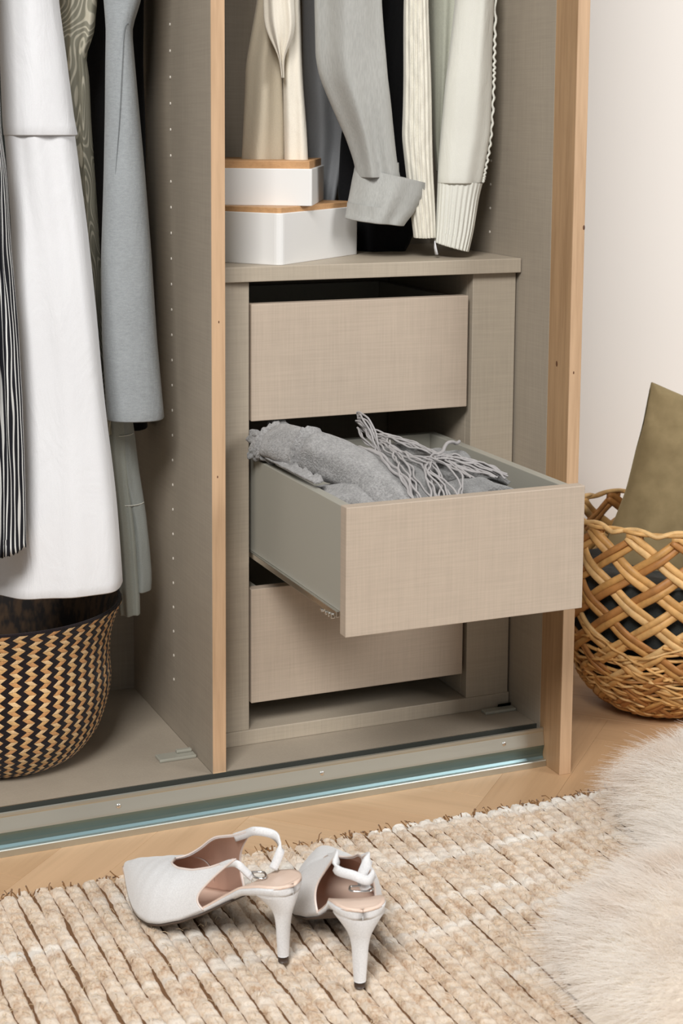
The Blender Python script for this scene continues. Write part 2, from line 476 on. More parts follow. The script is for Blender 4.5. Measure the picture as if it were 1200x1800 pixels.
# steel sliding-door track: one extruded profile with a dark groove, a ridge, a hollow face and a front lip
PR = [(.0008, 0), (.0008, .0488), (-.0012, .0488), (-.0018, .0370), (-.0080, .0355), (-.0150, .0360), (-.0158, .0482), (-.0172, .0492), (-.0188, .0482),
      (-.0190, .0450), (-.0186, .0435), (-.0200, .0360), (-.0214, .0290), (-.0218, .0265), (-.0212, .0235), (-.0196, .0190), (-.0186, .0150), (-.0188, .0110), (-.0206, .0080), (-.0240, .0066),
      (-.0252, .0082), (-.0268, .0085), (-.0276, .0074), (-.0278, 0)]
def extrude_profile(name, prof, x0, x1, mat, parent, n=24):
    xs = np.linspace(x0, x1, n)
    V = [(x, y, z) for x in xs for (y, z) in prof]
    k = len(prof)
    F = grid_faces(n, k, True)
    F.append(tuple(range(k))[::-1]); F.append(tuple((n - 1) * k + j for j in range(k)))
    return mesh(name, V, F, mat, parent, False)
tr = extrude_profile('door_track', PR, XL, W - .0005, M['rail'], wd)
tr.data.materials.append(M['rail_reflection']); tr.data.materials.append(M['rail_groove'])
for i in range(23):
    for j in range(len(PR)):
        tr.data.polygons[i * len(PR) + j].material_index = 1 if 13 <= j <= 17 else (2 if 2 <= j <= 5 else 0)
tr['label'] = 'brushed steel sliding door track'
for x in (-.1406, .118, .3731, -.4):
    bm = bmesh.new()
    bmesh.ops.create_uvsphere(bm, u_segments=14, v_segments=8, radius=.003)
    bmesh.ops.scale(bm, vec=(1, .4, 1), verts=bm.verts)
    bmesh.ops.translate(bm, vec=(x, -.0202, .0358), verts=bm.verts)
    from_bm('screw', bm, M['screw'], tr, True)

# ================================================================ DRAWER UNIT
du = thing('drawer_unit', (0.22, .2, ZB), 'greige linen-finish three drawer insert standing in the right wardrobe bay', 'drawer unit')
XD0, XD1 = .0598, .3598
SF = .0738
box('top_shelf', .0005, .4314, .0635, D - .005, .6389, .6576, M['stile'], du, .001)
box('left_stile', .0005, .0570, SF, SF + .016, .0675, .6389, M['stile'], du)
box('right_stile', .3662, .4295, SF, SF + .016, .0675, .6389, M['stile'], du)
box('left_inner_side', .036, .0535, SF + .016, D - .005, .0675, .6389, M['stile'], du)
box('right_inner_side', .3662, .3835, SF + .016, D - .005, .0675, .6389, M['stile'], du)
box('base_board', .0005, .4314, SF - .001, D - .005, ZB, .0675, M['stile'], du, .001)
def drawer(z0, z1, yf, depth, zd):
    fr = box('drawer_front', XD0, XD1, yf, yf + .016, z0, z1, M['front'], du, .0009)
    x0, x1, y0, y1 = XD0 + .004, XD1 - .006, yf + .016, yf + depth
    h1 = z1 - .003
    box('drawer_side', x0, x0 + .012, y0, y1, z0 + zd, h1, M['box_side'], fr, .0008)
    box('drawer_side', x1 - .012, x1, y0, y1, z0 + zd, h1, M['box_side'], fr, .0008)
    box('drawer_back', x0 + .012, x1 - .012, y1 - .012, y1, z0 + zd, h1, M['box_side'], fr, .0008)
    box('drawer_bottom', x0 + .012, x1 - .012, y0, y1 - .012, z0 + zd + .004, z0 + zd + .010, M['box_side'], fr, 0)
    return fr, (x0, x1, y0, y1)
drawer(.4643, .6103, .0735, .25, .02)
d2, DB = drawer(.2750, .4203, -.2219, .376, .022)
d2['label'] = 'front of the middle drawer, pulled out'
drawer(.1020, .2502, .0735, .25, .02)
# runners
for z in (.500, .300, .128):
    for x in (.0537, .3610):
        box('drawer_runner', x, x + .005, SF + .018, D - .01, z, z + .02, M['chrome'], du, .0005)
rn = box('drawer_runner', DB[0] - .004, DB[0], -.196, .150, .2905, .2975, M['screw'], d2, .0006)
for k, y in enumerate((-.186, -.178, -.170, -.158)):
    box('runner_catch', DB[0] - .006, DB[0] - .001, y, y + .005, .2865, .2925 - .001 * k, M['screw'], d2, .0008)

# ================================================================ STORAGE BOXES
def storage_box(name, corner, ang, lr, lb, z0, z1, zl, label, rad):
    """corner = nearest bottom corner; ang = direction of the right-hand face"""
    t = thing(name, (corner[0], corner[1], z0), label, 'box', 'white lidded boxes stacked on the shelf')
    Mx = Matrix.Translation((corner[0], corner[1], 0)) @ Matrix.Rotation(ang, 4, 'Z')
    def shell(nm, a0, a1, b0, b1, c0, c1, mat, r, inner=None):
        bm = bmesh.new()
        vs = [bm.verts.new(v) for v in ((a0, b0, c0), (a1, b0, c0), (a1, b1, c0), (a0, b1, c0))]
        f = bm.faces.new(vs)
        e = bmesh.ops.extrude_face_region(bm, geom=[f])
        bmesh.ops.translate(bm, vec=(0, 0, c1 - c0), verts=[v for v in e['geom'] if isinstance(v, bmesh.types.BMVert)])
        ver = [ed for ed in bm.edges if abs(ed.verts[0].co.z - ed.verts[1].co.z) > 1e-5]
        bmesh.ops.bevel(bm, geom=ver, offset=r, segments=5, affect='EDGES', profile=.5)
        hor = [ed for ed in bm.edges if abs(ed.verts[0].co.z - ed.verts[1].co.z) < 1e-5]
        bmesh.ops.bevel(bm, geom=hor, offset=.0009, segments=2, affect='EDGES', profile=.5)
        bmesh.ops.transform(bm, matrix=Mx, verts=bm.verts)
        o = from_bm(nm, bm, mat, t)
        return o
    shell('box_body', 0, lr, 0, lb, z0, z1, M['white_box'], rad)
    shell('lid', .0035, lr - .0035, .0035, lb - .0035, z1 - .001, zl, M['lid'], max(rad * .6, .002))['label'] = 'oak lid'
    return t
storage_box('storage_box', (.095, .0656), math.radians(38), .2055, .138, .6576, .7215, .7282, 'larger white box with oak lid standing on the shelf under another box', .009)
storage_box('storage_box', (.1480, .0940), math.radians(62), .165, .150, .7282, .7745, .7842, 'smaller white box with oak lid stacked on top of the larger white box', .003)

# ================================================================ GARMENTS
FH = np.array([sin(YAW), cos(YAW), 0.0])
def garment_part(name, rows, depth, mat, parent, folds=(), n=70, ns=72, power=1.0, nz=0.0, nzs=18.0, hem=.018, up=None, seed=0, closed_top=True, shape=None, jag=0.0):
    """hanging cloth tube: rows of left/right edge points, a depth front to back, folds = (count, amp, phase, twist)"""
    Q = np.asarray(rows, dtype=float)
    cl_ = np.concatenate([[0], np.cumsum(np.linalg.norm(np.diff((Q[:, :3] + Q[:, 3:]) / 2, axis=0), axis=1))])
    NT = 600
    tt = np.linspace(0, cl_[-1], NT)
    Rd = np.stack([np.interp(tt, cl_, Q[:, c_]) for c_ in range(6)], 1)
    hw_ = max(1, int(.016 / cl_[-1] * NT)) if cl_[-1] > .08 else 4
    ker = np.hanning(2 * hw_ + 3)[1:-1]; ker /= ker.sum()
    for c_ in range(6):
        y_ = Rd[:, c_]
        yp = np.concatenate([2 * y_[0] - y_[hw_:0:-1], y_, 2 * y_[-1] - y_[-2:-2 - hw_:-1]])
        Rd[:, c_] = np.convolve(yp, ker, 'valid')
    R = np.stack([np.interp(np.linspace(0, cl_[-1], n), tt, Rd[:, c_]) for c_ in range(6)], 1)
    A = R[:, :3]; B = R[:, 3:]
    C = (A + B) / 2; Hw = (B - A) / 2
    L = np.concatenate([[0], np.cumsum(np.linalg.norm(np.diff(C, axis=0), axis=1))])
    V = np.empty((n, ns, 3)); UV = np.empty((n, ns, 2))
    wid = np.linalg.norm(Hw, axis=1)
    for i in range(n):
        f = i / (n - 1)
        for j in range(ns):
            th = 2 * pi * j / ns
            c, s_ = cos(th), sin(th)
            c = math.copysign(abs(c) ** power, c); s_ = math.copysign(abs(s_) ** power, s_)
            dd = depth if np.isscalar(depth) else np.interp(f, np.linspace(0, 1, len(depth)), depth)
            disp = 0.0
            for (k, a, ph, tw) in folds:
                disp += a * sin(k * c * 1.6 + ph + tw * L[i] + .8 * sin(L[i] * 9 + ph))
            p = C[i] + Hw[i] * c - FH * (s_ * dd)
            if shape is not None: disp += shape(c, f, L[i])
            p = p - FH * (disp * (abs(s_) ** .6) * (1 if s_ > 0 else -1) * min(1, .35 + f * 1.2))
            if nz:
                q = Vector((p[0] * nzs + seed, p[1] * nzs, p[2] * nzs * .55))
                w_ = noise.noise_vector(q)
                p = p + np.array((w_[0] * .6, w_[1], w_[2] * .2)) * nz
            V[i, j] = p
            UV[i, j] = (th / (2 * pi) , L[i])
    # turned-in hem
    H = []
    for (sc_, dz) in ((.985, -.0012), (.955, .001), (.93, hem)):
        ring = C[-1] + (V[-1] - C[-1]) * sc_
        ring = ring + np.array([0, 0, dz])
        H.append(ring)
    if jag:
        for j in range(ns): V[-1, j, 2] -= jag * (0.5 + .5 * sin(j * 2.4))
    Vall = np.concatenate([V.reshape(-1, 3)] + H)
    UVh = [UV[-1]] * 3
    UVa = np.concatenate([UV.reshape(-1, 2)] + UVh)
    F = grid_faces(n + 3, ns, True)
    if closed_top: F.append(tuple(range(ns)))
    return mesh(name, Vall, F, mat, parent, True, uv=UVa)

def hang(name, x, label, cat='garment', group=None):
    t = thing(name, (x, .17, 1.52), label, cat, group)
    # wire hook over the rail and a simple wooden shoulder, above the picture
    a = np.linspace(-.4 * pi, pi, 14)
    pts = [(x, .17 + .0155 * cos(q), 1.52 + .0155 * sin(q)) for q in a[::-1]]
    pts += [(x, .17 + .006, 1.495), (x, .17, 1.47), (x, .17, 1.44)]
    V, F = tube_geo(pts, .0016, 6)
    mesh('hanger_hook', V, F, M['chrome'], t)
    V, F = tube_geo([(x, .04, 1.40), (x, .10, 1.43), (x, .17, 1.445), (x, .24, 1.43), (x, .30, 1.40)], .007, 8)
    mesh('hanger_arms', V, F, M['lid'], t)
    return t

def extend(rows, x, z=1.43, hw=.02):
    """carry a garment up to its hanger"""
    top = list(rows[0])
    m = [(top[i] + top[i + 3]) / 2 for i in range(3)]
    return [(x - .012, .175, z, x + .012, .165, z)] + [tuple(r) for r in rows]

MG = {}
MG['white'] = fabric('white_cotton', srgb(222, 222, 224), .03, 1100, sheen=.1, bump=.12)
MG['grey'] = fabric('grey_heather_jersey', srgb(150, 154, 156), .05, 900, heather=.16)
MG['black'] = fabric('black_wool', srgb(22, 22, 24), .2, 700, sheen=.05)
MG['dark'] = fabric('dark_green_wool', srgb(62, 66, 62), .2, 700)
MG['cream'] = fabric('cream_cotton', srgb(228, 221, 207), .05, 900)
MG['ecru'] = fabric('ecru_cotton', srgb(206, 195, 174), .06, 900)
MG['dgrey'] = fabric('charcoal_grey_twill', srgb(150, 152, 155), .08, 1000)
MG['linen'] = fabric('grey_linen', srgb(168, 168, 164), .10, 700, stretch=(1, 1, .12), bump=.3)
MG['cable'] = fabric('cream_wool', srgb(229, 225, 212), .05, 600, bump=.4)
MG['sage'] = fabric('sage_wool', srgb(190, 191, 176), .05, 600, bump=.4)
MG['pale'] = fabric('pale_sage_silk', srgb(224, 223, 214), .03, 900, sheen=.2, bump=.1)
MG['shirt'] = fabric('grey_green_cotton', srgb(152, 156, 152), .08, 900)
MG['tail'] = fabric('grey_green_cotton_tail', srgb(160, 163, 155), .08, 900)  # the tail's own grey, slightly lighter than the shirt body
# black cloth with wavering white pinstripes
b = MB('black_white_stripe', .85, spec=.15)
uv = b.coord((1, 1, 1), kind='UV')
sep = b.n('ShaderNodeSeparateXYZ'); b.l(uv, sep.inputs[0])
wob = b.noise(b.coord((40, 40, 6)), 1.0, 2)
s_ = b.math('ADD', b.math('MULTIPLY', sep.outputs[0], 30.0), b.math('MULTIPLY', wob, 2.6))
fr = b.math('FRACT', s_)
b.color(b.ramp(fr, [(0.0, (.012, .012, .016)), (.63, (.012, .012, .016)), (.70, (.74, .74, .72)), (.92, (.74, .74, .72)), (1.0, (.012, .012, .016))]))
MG['stripe'] = b.m
# contour-line swirls, olive and stone
b = MB('swirl_print', .9, spec=.08)
nf = b.noise(b.coord((15, 15, 9)), 1.0, 1, .35, .3)
fr = b.math('FRACT', b.math('MULTIPLY', nf, 22.0))
b.color(b.ramp(fr, [(0, srgb(150, 146, 130)), (.40, srgb(153, 150, 135)), (.50, srgb(206, 199, 180)), (.72, srgb(208, 202, 184)), (.82, srgb(153, 150, 135)), (1, srgb(150, 146, 130))]))
MG['swirl'] = b.m

# --- left bay
t = hang('striped_dress', -.262, 'black and white striped garment hanging at the far left of the wardrobe')
garment_part('dress_body', extend(G['stripe'] + [tuple(np.array(G['stripe'][-1]) + np.array((0, 0, -.022, .0005, 0, .002)))], -.262), .018, MG['stripe'], t, [(5, .005, 0, 9), (9, .003, 1, -14)], 90, 96, nz=.004, jag=.004)

t = hang('white_dress', -.205, 'long plain white cotton dress hanging above the black and tan basket')
garment_part('dress_body', extend(G['white'], -.205), [.03, .036, .040, .046, .050, .055], MG['white'], t, [(2.2, .005, .6, 2.0), (5.4, .0020, 2.0, -3.0)], 110, 110, nz=.003, nzs=12, power=.68)
fl_ = garment_part('yoke_flap', extend(G['flap'], -.205), [.033, .0385, .0425, .0445], MG['white'], t, [(2.2, .005, .6, 2.0)], 60, 96, nz=.002, nzs=12, hem=.006, power=.68)
def band(name, rows, z0, z1, grow, mat, parent, depth):
    pass
# hem stitching band and mid seam as raised cloth bands
def seam_ring(name, rows, z, depth, mat, parent, r=.0007):
    R = catmull(rows, 200)
    i = int(np.argmin(np.abs((R[:, 2] + R[:, 5]) / 2 - z)))
    C = (R[i, :3] + R[i, 3:]) / 2; H = (R[i, 3:] - R[i, :3]) / 2
    P = [C + H * cos(th) - FH * sin(th) * (depth + .0012) for th in np.linspace(.03 * pi, .97 * pi, 50)]
    V, F = tube_geo(P, r, 6)
    return mesh(name, V, F, mat, parent)



t = hang('swirl_blouse', -.150, 'olive and stone swirl-print blouse between the white dress and grey jumper')
garment_part('blouse_body', extend(G['swirl'], -.150), [.02, .022, .02, .016, .022, .024, .024], MG['swirl'], t, [(4, .003, 0, 6), (8, .0015, 1, 20)], 100, 72, nz=.003)

t = hang('black_coat', -.128, 'black coat hanging in shadow behind the grey heather jumper')
garment_part('coat_body', extend(G['black1'], -.128), .03, MG['black'], t, [(3, .004, 0, 3)], 60, 64, nz=.003)

t = hang('dark_skirt', -.235, 'dark grey-green garment hanging behind the white dress, left edge')
garment_part('skirt_body', extend(G['dark1'], -.235), .015, MG['dark'], t, [(3, .003, 0, 3)], 60, 64)

t = hang('grey_jumper', -.105, 'grey heather jersey jumper hanging beside the wardrobe divider')
sl = garment_part('sleeve', extend(G['sleeve'], -.105), [.022, .026, .022, .026, .03, .03], MG['grey'], t, [(1.6, .002, .4, 1.5)], 90, 80, nz=.0025, nzs=10, hem=.012, power=.72)
R = catmull(G['sleeve'], 120)
P = []
for i in range(22, 74):
    f = (i - 22) / 52
    a = .88 - .62 * min(1, f * 1.0)          # drifts from the right edge towards the left
    C = (R[i, :3] + R[i, 3:]) / 2; H = (R[i, 3:] - R[i, :3]) / 2
    c = a * 2 - 1
    P.append(C + H * c - FH * (.0285 * math.sqrt(max(0, 1 - c * c)) + .0006))
V, F = tube_geo(P, .0005, 6)
o = mesh('seam', V, F, fabric('dark_grey_thread', srgb(116, 120, 122), .1), t)

t = hang('checked_shirt', -.050, 'long grey-green shirt whose tails hang out below the grey heather jumper')
sh = garment_part('shirt_body', extend(G['shirt'], -.050), .02, MG['shirt'], t, [(3.2, .003, .4, 4), (6, .0016, 1, -8)], 110, 80, nz=.004, nzs=24)
for z in (.445, .355):
    seam_ring('pale_check_line', G['shirt'], z, .021, MG['pale'], t, .0006)
garment_part('shirt_tail', G['tail'], .012, MG['tail'], t, [(4, .003, .4, 4)], 80, 64, nz=.003, nzs=24)

# --- right bay
t = hang('cream_blouse', .085, 'cream cotton blouse with a knotted drape, hanging behind the two boxes')
garment_part('blouse_left', extend(G['creamA'], .075), .02, MG['ecru'], t, [(3.2, .004, .6, 3)], 70, 80, nz=.003)
garment_part('blouse_right', extend(G['creamB'], .10), .018, MG['cream'], t, [(2.5, .003, 2, 3)], 70, 64, nz=.002)
garment_part('knotted_drape', extend(G['creamC'], .085), [.016, .018, .02, .022, .02, .014, .006], MG['cream'], t, [(4, .004, .4, 8), (7, .002, 1, -15)], 80, 72, nz=.005, nzs=30)

t = hang('charcoal_trousers', .17, 'dark grey twill trousers hanging between cream blouse and grey linen shirt')
garment_part('trouser_leg', extend(G['dgrey'], .17), .020, MG['dgrey'], t, [(2.4, .006, .8, 3), (4, .002, 0, -5)], 80, 80, nz=.004)

t = hang('grey_linen_shirt', .215, 'pale grey linen shirt with a turned-back cuff dangling over the shelf')
garment_part('sleeve', extend(G['linen'], .215), [.03, .032, .034, .03, .028, .026], MG['linen'], t, [(3.0, .0055, 1.2, 2), (5.2, .0022, .2, -4)], 100, 110, nz=.004)
garment_part('turned_cuff', G['cuff'], .030, MG['linen'], t, [(2.6, .004, .8, 12), (6, .0018, 0, 10)], 24, 110, nz=.004, nzs=30, hem=.02, closed_top=False)

t = hang('black_trousers', .255, 'black trousers hanging behind the grey linen shirt, hem crumpled on the shelf')
garment_part('trouser_leg', extend(G['black2'], .255), .025, MG['black'], t, [(3, .006, 0, 3)], 80, 80, nz=.004)

t = hang('cable_knit_jumper', .30, 'narrow cream cable-knit jumper hanging left of the pale sage cardigan')
cabl = lambda c, f, l: .0016 * sin(c * 21) + .0009 * sin(c * 7 + 1.6 * sin(l * 120)) 
garment_part('sleeve', extend(G['cable'], .30), .018, MG['cable'], t, [(2, .002, 0, 3)], 220, 160, nz=.002, shape=cabl, jag=.0012)

t = hang('sage_knit_top', .334, 'narrow sage wool top in shade between cable-knit jumper and pale cardigan')
garment_part('body', extend(G['sage'], .334), .016, MG['sage'], t, [(6, .0015, 0, 3)], 80, 80, nz=.002)

t = hang('pale_sage_cardigan', .372, 'pale sage cardigan with ribbed cuff and scalloped edge hanging by right panel')
garment_part('sleeve', extend(G['pale'], .372), [.026, .028, .028, .03, .03, .026], MG['pale'], t, [(2.4, .003, .3, 2), (4.6, .0014, 1.3, -4)], 100, 100, nz=.002, power=.8)
rib = lambda c, f, l: .0015 * sin(math.acos(max(-1, min(1, c))) * 26)
garment_part('ribbed_cuff', G['pcuff'], .0255, MG['pale'], t, [], 40, 210, hem=.015, shape=rib, closed_top=False)
# scalloped edge down the right side
R = catmull(G['pale'], 220)
parts = []
Pm = []
for i in range(0, 220):
    e = R[i, 3:]
    Pm.append(e + np.array([.0012 * sin(i * .75), -.004, 0]))
parts.append(tube_geo(Pm, .0016, 6))
Pm2 = [q + np.array([.0014 + .0012 * sin(i * .9 + 1), .003, 0]) for i, q in enumerate(Pm)]
parts.append(tube_geo(Pm2, .0013, 6))
V, F = join_geo(parts)
mesh('scalloped_edge', V, F, MG['pale'], t)
# little white tag hanging under the cuff
V, F = tube_geo([(.3255, .105, .680), (.3262, .1045, .671), (.328, .104, .662)], [.0012, .0035, .0045], 6, .35)
mesh('cloth_tag', V, F, MG['white'], t)['label'] = 'small white cloth tag'

# ================================================================ KNITS IN THE OPEN DRAWER
def boucle(name, base, k=.25):
    b = MB(name, .95, spec=.1, sheen=.3)
    n1 = b.noise(b.coord(), 330, 3, .75)
    n2 = b.noise(b.coord(), 60, 3)
    s = b.math('ADD', b.math('MULTIPLY', n1, .7), b.math('MULTIPLY', n2, .3))
    b.color(b.ramp(s, [(.32, sc(base, 1 - k)), (.5, base), (.68, sc(base, 1 + k))]))
    b.bump(n1, 1.0, .004)
    return b.m
MK = boucle('grey_boucle_knit', srgb(160, 158, 157), .40)
MK2 = boucle('grey_fine_knit', srgb(140, 139, 138), .15)
MS = fabric('grey_cord', srgb(164, 160, 159), .06, 900)
def roll(name, pts, rad, mat, parent, n=80, ns=40, nz=.004, flat=.8, ridges=(), seed=0, fold=.0025):
    P = catmull(pts, n)
    rr = np.interp(np.linspace(0, 1, n), np.linspace(0, 1, len(rad)), rad)
    V, F = tube_geo(P, 1.0, ns, 1.0)
    V = np.asarray(V).reshape(n, ns, 3)
    for i in range(n):
        for j in range(ns):
            d = V[i, j] - P[i]
            r = rr[i]
            f = i / (n - 1)
            for (c, a, wd_) in ridges:
                r += a * math.exp(-((f - c) / wd_) ** 2) * (.75 + .55 * noise.noise(Vector((j * .9, c * 9, seed))))
            th = 2 * pi * j / ns
            r += fold * sin(3 * th + f * 9 + seed) + fold * .6 * sin(5 * th - f * 14)
            p = P[i] + d * r * np.array((1, 1, flat))
            w_ = noise.noise_vector(Vector((p[0] * 32 + seed, p[1] * 32, p[2] * 32)))
            V[i, j] = p + np.array(w_) * nz
    return mesh(name, V.reshape(-1, 3), F, mat, parent)
t = thing('knit_jumper', (.10, -.05, .36), 'grey boucle jumper rolled up over the left side of the open drawer', 'jumper')
roll('rolled_body', [(.062, .070, .430), (.076, .050, .440), (.092, -.002, .443), (.110, -.055, .440), (.126, -.105, .430), (.138, -.155, .416), (.143, -.200, .396)],
     [.010, .022, .0275, .0285, .027, .023, .019], MK, t, 130, 52, .004, .92, ((.17, .0065, .010), (.40, .0085, .010), (.19, -.003, .012), (.425, -.004, .014)), fold=.0018)
roll('inner_roll', [(.090, -.03, .388), (.094, -.085, .402), (.102, -.135, .404), (.112, -.18, .396), (.118, -.212, .386)], [.012, .016, .020, .019, .015], MK, t, 70, 36, .003, .9, ((.25, -.003, .03),), 4)
roll('standing_corner', [(.114, .09, .430), (.106, .086, .446), (.097, .085, .457), (.091, .085, .463)], [.014, .013, .009, .004], MK2, t, 30, 28, .002, 1.0, (), 2)
roll('curled_sleeve_end', [(.052, .095, .424), (.056, .085, .438), (.066, .070, .444), (.074, .054, .436), (.076, .044, .428)], [.006, .008, .008, .008, .006], MK, t, 60, 24, .002, .8, tuple((k / 12, .0010, .02) for k in range(1, 12)), 6)
roll('curled_sleeve_inner', [(.052, .062, .427), (.060, .055, .427), (.070, .045, .426), (.078, .03, .424)], [.008, .010, .010, .008], MK2, t, 40, 24, .002, .7, (), 9)
# frilled edge lying over the drawer side
def frill(name, path, width, amp, k, mat, parent, drop=.6, n=140, m=12, seed=0):
    P = catmull(path, n)
    T_ = np.gradient(P, axis=0); T_ /= np.linalg.norm(T_, axis=1)[:, None]
    V = []
    for i in range(n):
        out = np.cross(T_[i], (0, 0, 1)); out /= np.linalg.norm(out) + 1e-9
        for j in range(m):
            f = j / (m - 1)
            w_ = amp * f * sin(i / n * k + seed) + amp * .5 * f * sin(i / n * k * 2.3)
            V.append(P[i] + out * width * f + np.array((0, 0, -drop * width * f * f + w_)))
    o = mesh(name, V, grid_faces(n, m), mat, parent)
    s = o.modifiers.new('thickness', 'SOLIDIFY'); s.thickness = .0025; s.offset = 0
    return o
frill('frilled_hem', [(.066, -.115, .4255), (.063, -.07, .4265), (.062, -.02, .427), (.061, .03, .427)][::-1], -.012, .0020, 30, MK, t, .35)

t = thing('fringed_scarf', (.22, -.08, .36), 'grey knitted scarf with long loose cords heaped in the open drawer', 'scarf')
# layered folds
def cloth_patch(name, x0, x1, y0, y1, zf, mat, parent, nx=70, ny=70, th=.004, jag=0):
    V = []
    for j in range(ny):
        for i in range(nx):
            u, v = i / (nx - 1), j / (ny - 1)
            x = x0 + (x1 - x0) * u; y = y0 + (y1 - y0) * v
            if jag: y += jag * sin(u * 46) * (1 if v > .98 else 0)
            V.append((x, y, zf(x, y, u, v)))
    o = mesh(name, V, grid_faces(ny, nx), mat, parent)
    s = o.modifiers.new('thickness', 'SOLIDIFY'); s.thickness = th; s.offset = -1
    return o
def zf_base(x, y, u, v):
    e = min(u, 1 - u, v, 1 - v) * 6
    e = min(1, e)
    nn = noise.noise(Vector((x * 20, y * 20, 1.3))) * .010 + noise.noise(Vector((x * 46, y * 46, 4.3))) * .006
    return .345 + .034 * e ** .5 + nn * e
cloth_patch('scarf_heap', .078, .330, -.208, .10, zf_base, MK2, t)
roll('scarf_fold', [(.178, -.01, .424), (.182, -.06, .426), (.182, -.11, .420), (.176, -.16, .412), (.168, -.20, .402)], [.012, .022, .026, .024, .016], MK2, t, 70, 36, .004, .75, (), 3)
roll('scarf_fold', [(.20, .005, .432), (.222, -.03, .430), (.240, -.07, .424), (.25, -.11, .414)], [.010, .020, .020, .014], MK2, t, 60, 32, .005, .7, (), 13)
roll('scarf_fold', [(.205, -.14, .410), (.235, -.155, .411), (.27, -.165, .407), (.305, -.175, .402)], [.012, .017, .017, .010], MK2, t, 60, 32, .005, .7, (), 23)
roll('scarf_fold', [(.235, -.03, .425), (.262, -.04, .424), (.282, -.055, .420), (.298, -.08, .412)], [.014, .017, .015, .008], MK2, t, 60, 32, .006, .7, (), 33)
roll('scarf_fold', [(.225, -.09, .420), (.262, -.09, .420), (.295, -.105, .414), (.315, -.12, .405)], [.012, .015, .014, .007], MK2, t, 60, 32, .006, .6, (), 43)
# loose cords
r2 = random.Random(5)
cords = []
def cord(pts, r=.0012):
    P = catmull(pts, 60)
    sd = r2.uniform(0, 50)
    P = np.array([p + np.array(noise.noise_vector(Vector(p * 45) + Vector((sd, 0, 0)))) * .0048 + np.array(noise.noise_vector(Vector(p * 130) + Vector((0, sd, 0)))) * .0008 for p in P])
    V, F = tube_geo(P, r, 7)
    mesh('cord', V, F, MS, t)
Z = lambda x, y: .447 - .10 * max(0, -y) 
# big loop at the back and a bundle running to the right
for k in range(9):
    a = k * .0035
    j = lambda s: r2.uniform(-s, s)
    cord([(.176 + j(.004), -.055, .440), (.170 + j(.004), -.028, .449 + a), (.174 + j(.004), .004, .456 + a * .8), (.190, -.004 + j(.004), .457 - a * .3), (.208 + j(.006), -.035, .452), (.226 + j(.008), -.075 + j(.008), .444), (.246 + j(.01), -.115 + j(.01), .434), (.262 + j(.02), -.150 + j(.012), .424)])
# cords falling towards the drawer front
for k in range(9):
    x = .150 + k * .0085
    j = lambda s: r2.uniform(-s, s)
    cord([(.186 + j(.006), -.040 + j(.01), .452), (.180 + j(.008), -.075, .450), (.168 + k * .003 + j(.006), -.115, .447), (x + j(.006), -.155, .440 + j(.003)), (x - .004 + j(.008), -.19, .428), (x - .006 + j(.008), -.210, .414)])
# loops and ends on the right
for k in range(9):
    j = lambda s: r2.uniform(-s, s)
    cord([(.200 + j(.006), -.145 + j(.01), .434), (.212 + j(.008), -.120, .443), (.232 + j(.008), -.105 + j(.01), .440), (.258 + j(.006), -.10 + j(.014), .437), (.284 + j(.008), -.115 + j(.014), .429), (.302 + j(.006), -.135 + j(.014), .418)])
for k in range(5):
    j = lambda s: r2.uniform(-s, s)
    cord([(.206, -.135 + j(.006), .436), (.194 + j(.004), -.150, .443), (.182 + j(.005), -.172, .441), (.172 + k * .006, -.194, .430), (.168 + k * .008, -.211, .412)])
cord([(.222, -.105, .440), (.246, -.085, .446), (.272, -.064, .447), (.286, -.052, .446)], .0022)
cord([(.150, -.02, .44), (.146, -.07, .452), (.148, -.12, .449), (.150, -.165, .436), (.147, -.208, .414)], .0018)
cord([(.153, -.02, .442), (.150, -.08, .452), (.155, -.13, .447), (.153, -.175, .433), (.150, -.210, .412)], .0018)

# ================================================================ RUG
def rug_mat():
    b = MB('jute_wool', .95, spec=.1, sheen=.2)
    a = b.noise(b.coord((75, 42, 40)), 1.0, 4, .65)
    f = b.noise(b.coord((420, 240, 300)), 1.0, 3, .7)
    s = b.math('ADD', b.math('MULTIPLY', a, .6), b.math('MULTIPLY', f, .4))
    c = b.ramp(s, [(.30, srgb(144, 106, 76)), (.39, srgb(192, 163, 136)), (.49, srgb(215, 195, 173)), (.61, srgb(225, 211, 195)), (.72, srgb(200, 166, 128))])
    band_ = b.noise(b.coord((2.2, 17, 1)), 1.0, 2)
    k = b.ramp(band_, [(.53, (0, 0, 0)), (.64, (1, 1, 1))])
    c = b.mix(b.math('MULTIPLY', k, .8), c, srgb(238, 234, 227))
    b.color(c)
    b.bump(f, .7, .002)
    return b.m
MR = rug_mat()
M['twine'] = fabric('brown_jute', srgb(128, 92, 58), .25, 700)
rug = thing('rug', (.2, -.6, 0), 'flat-woven cream and jute rug with ribbed braids in front of the wardrobe', 'rug')
box('rug_backing', -.52, .92, -1.0, -.145, .0004, .0035, MB('rug_backing', .95).color(srgb(116, 84, 56)).m, rug, 0)
RW = .0178
NX = int(1.44 / RW)
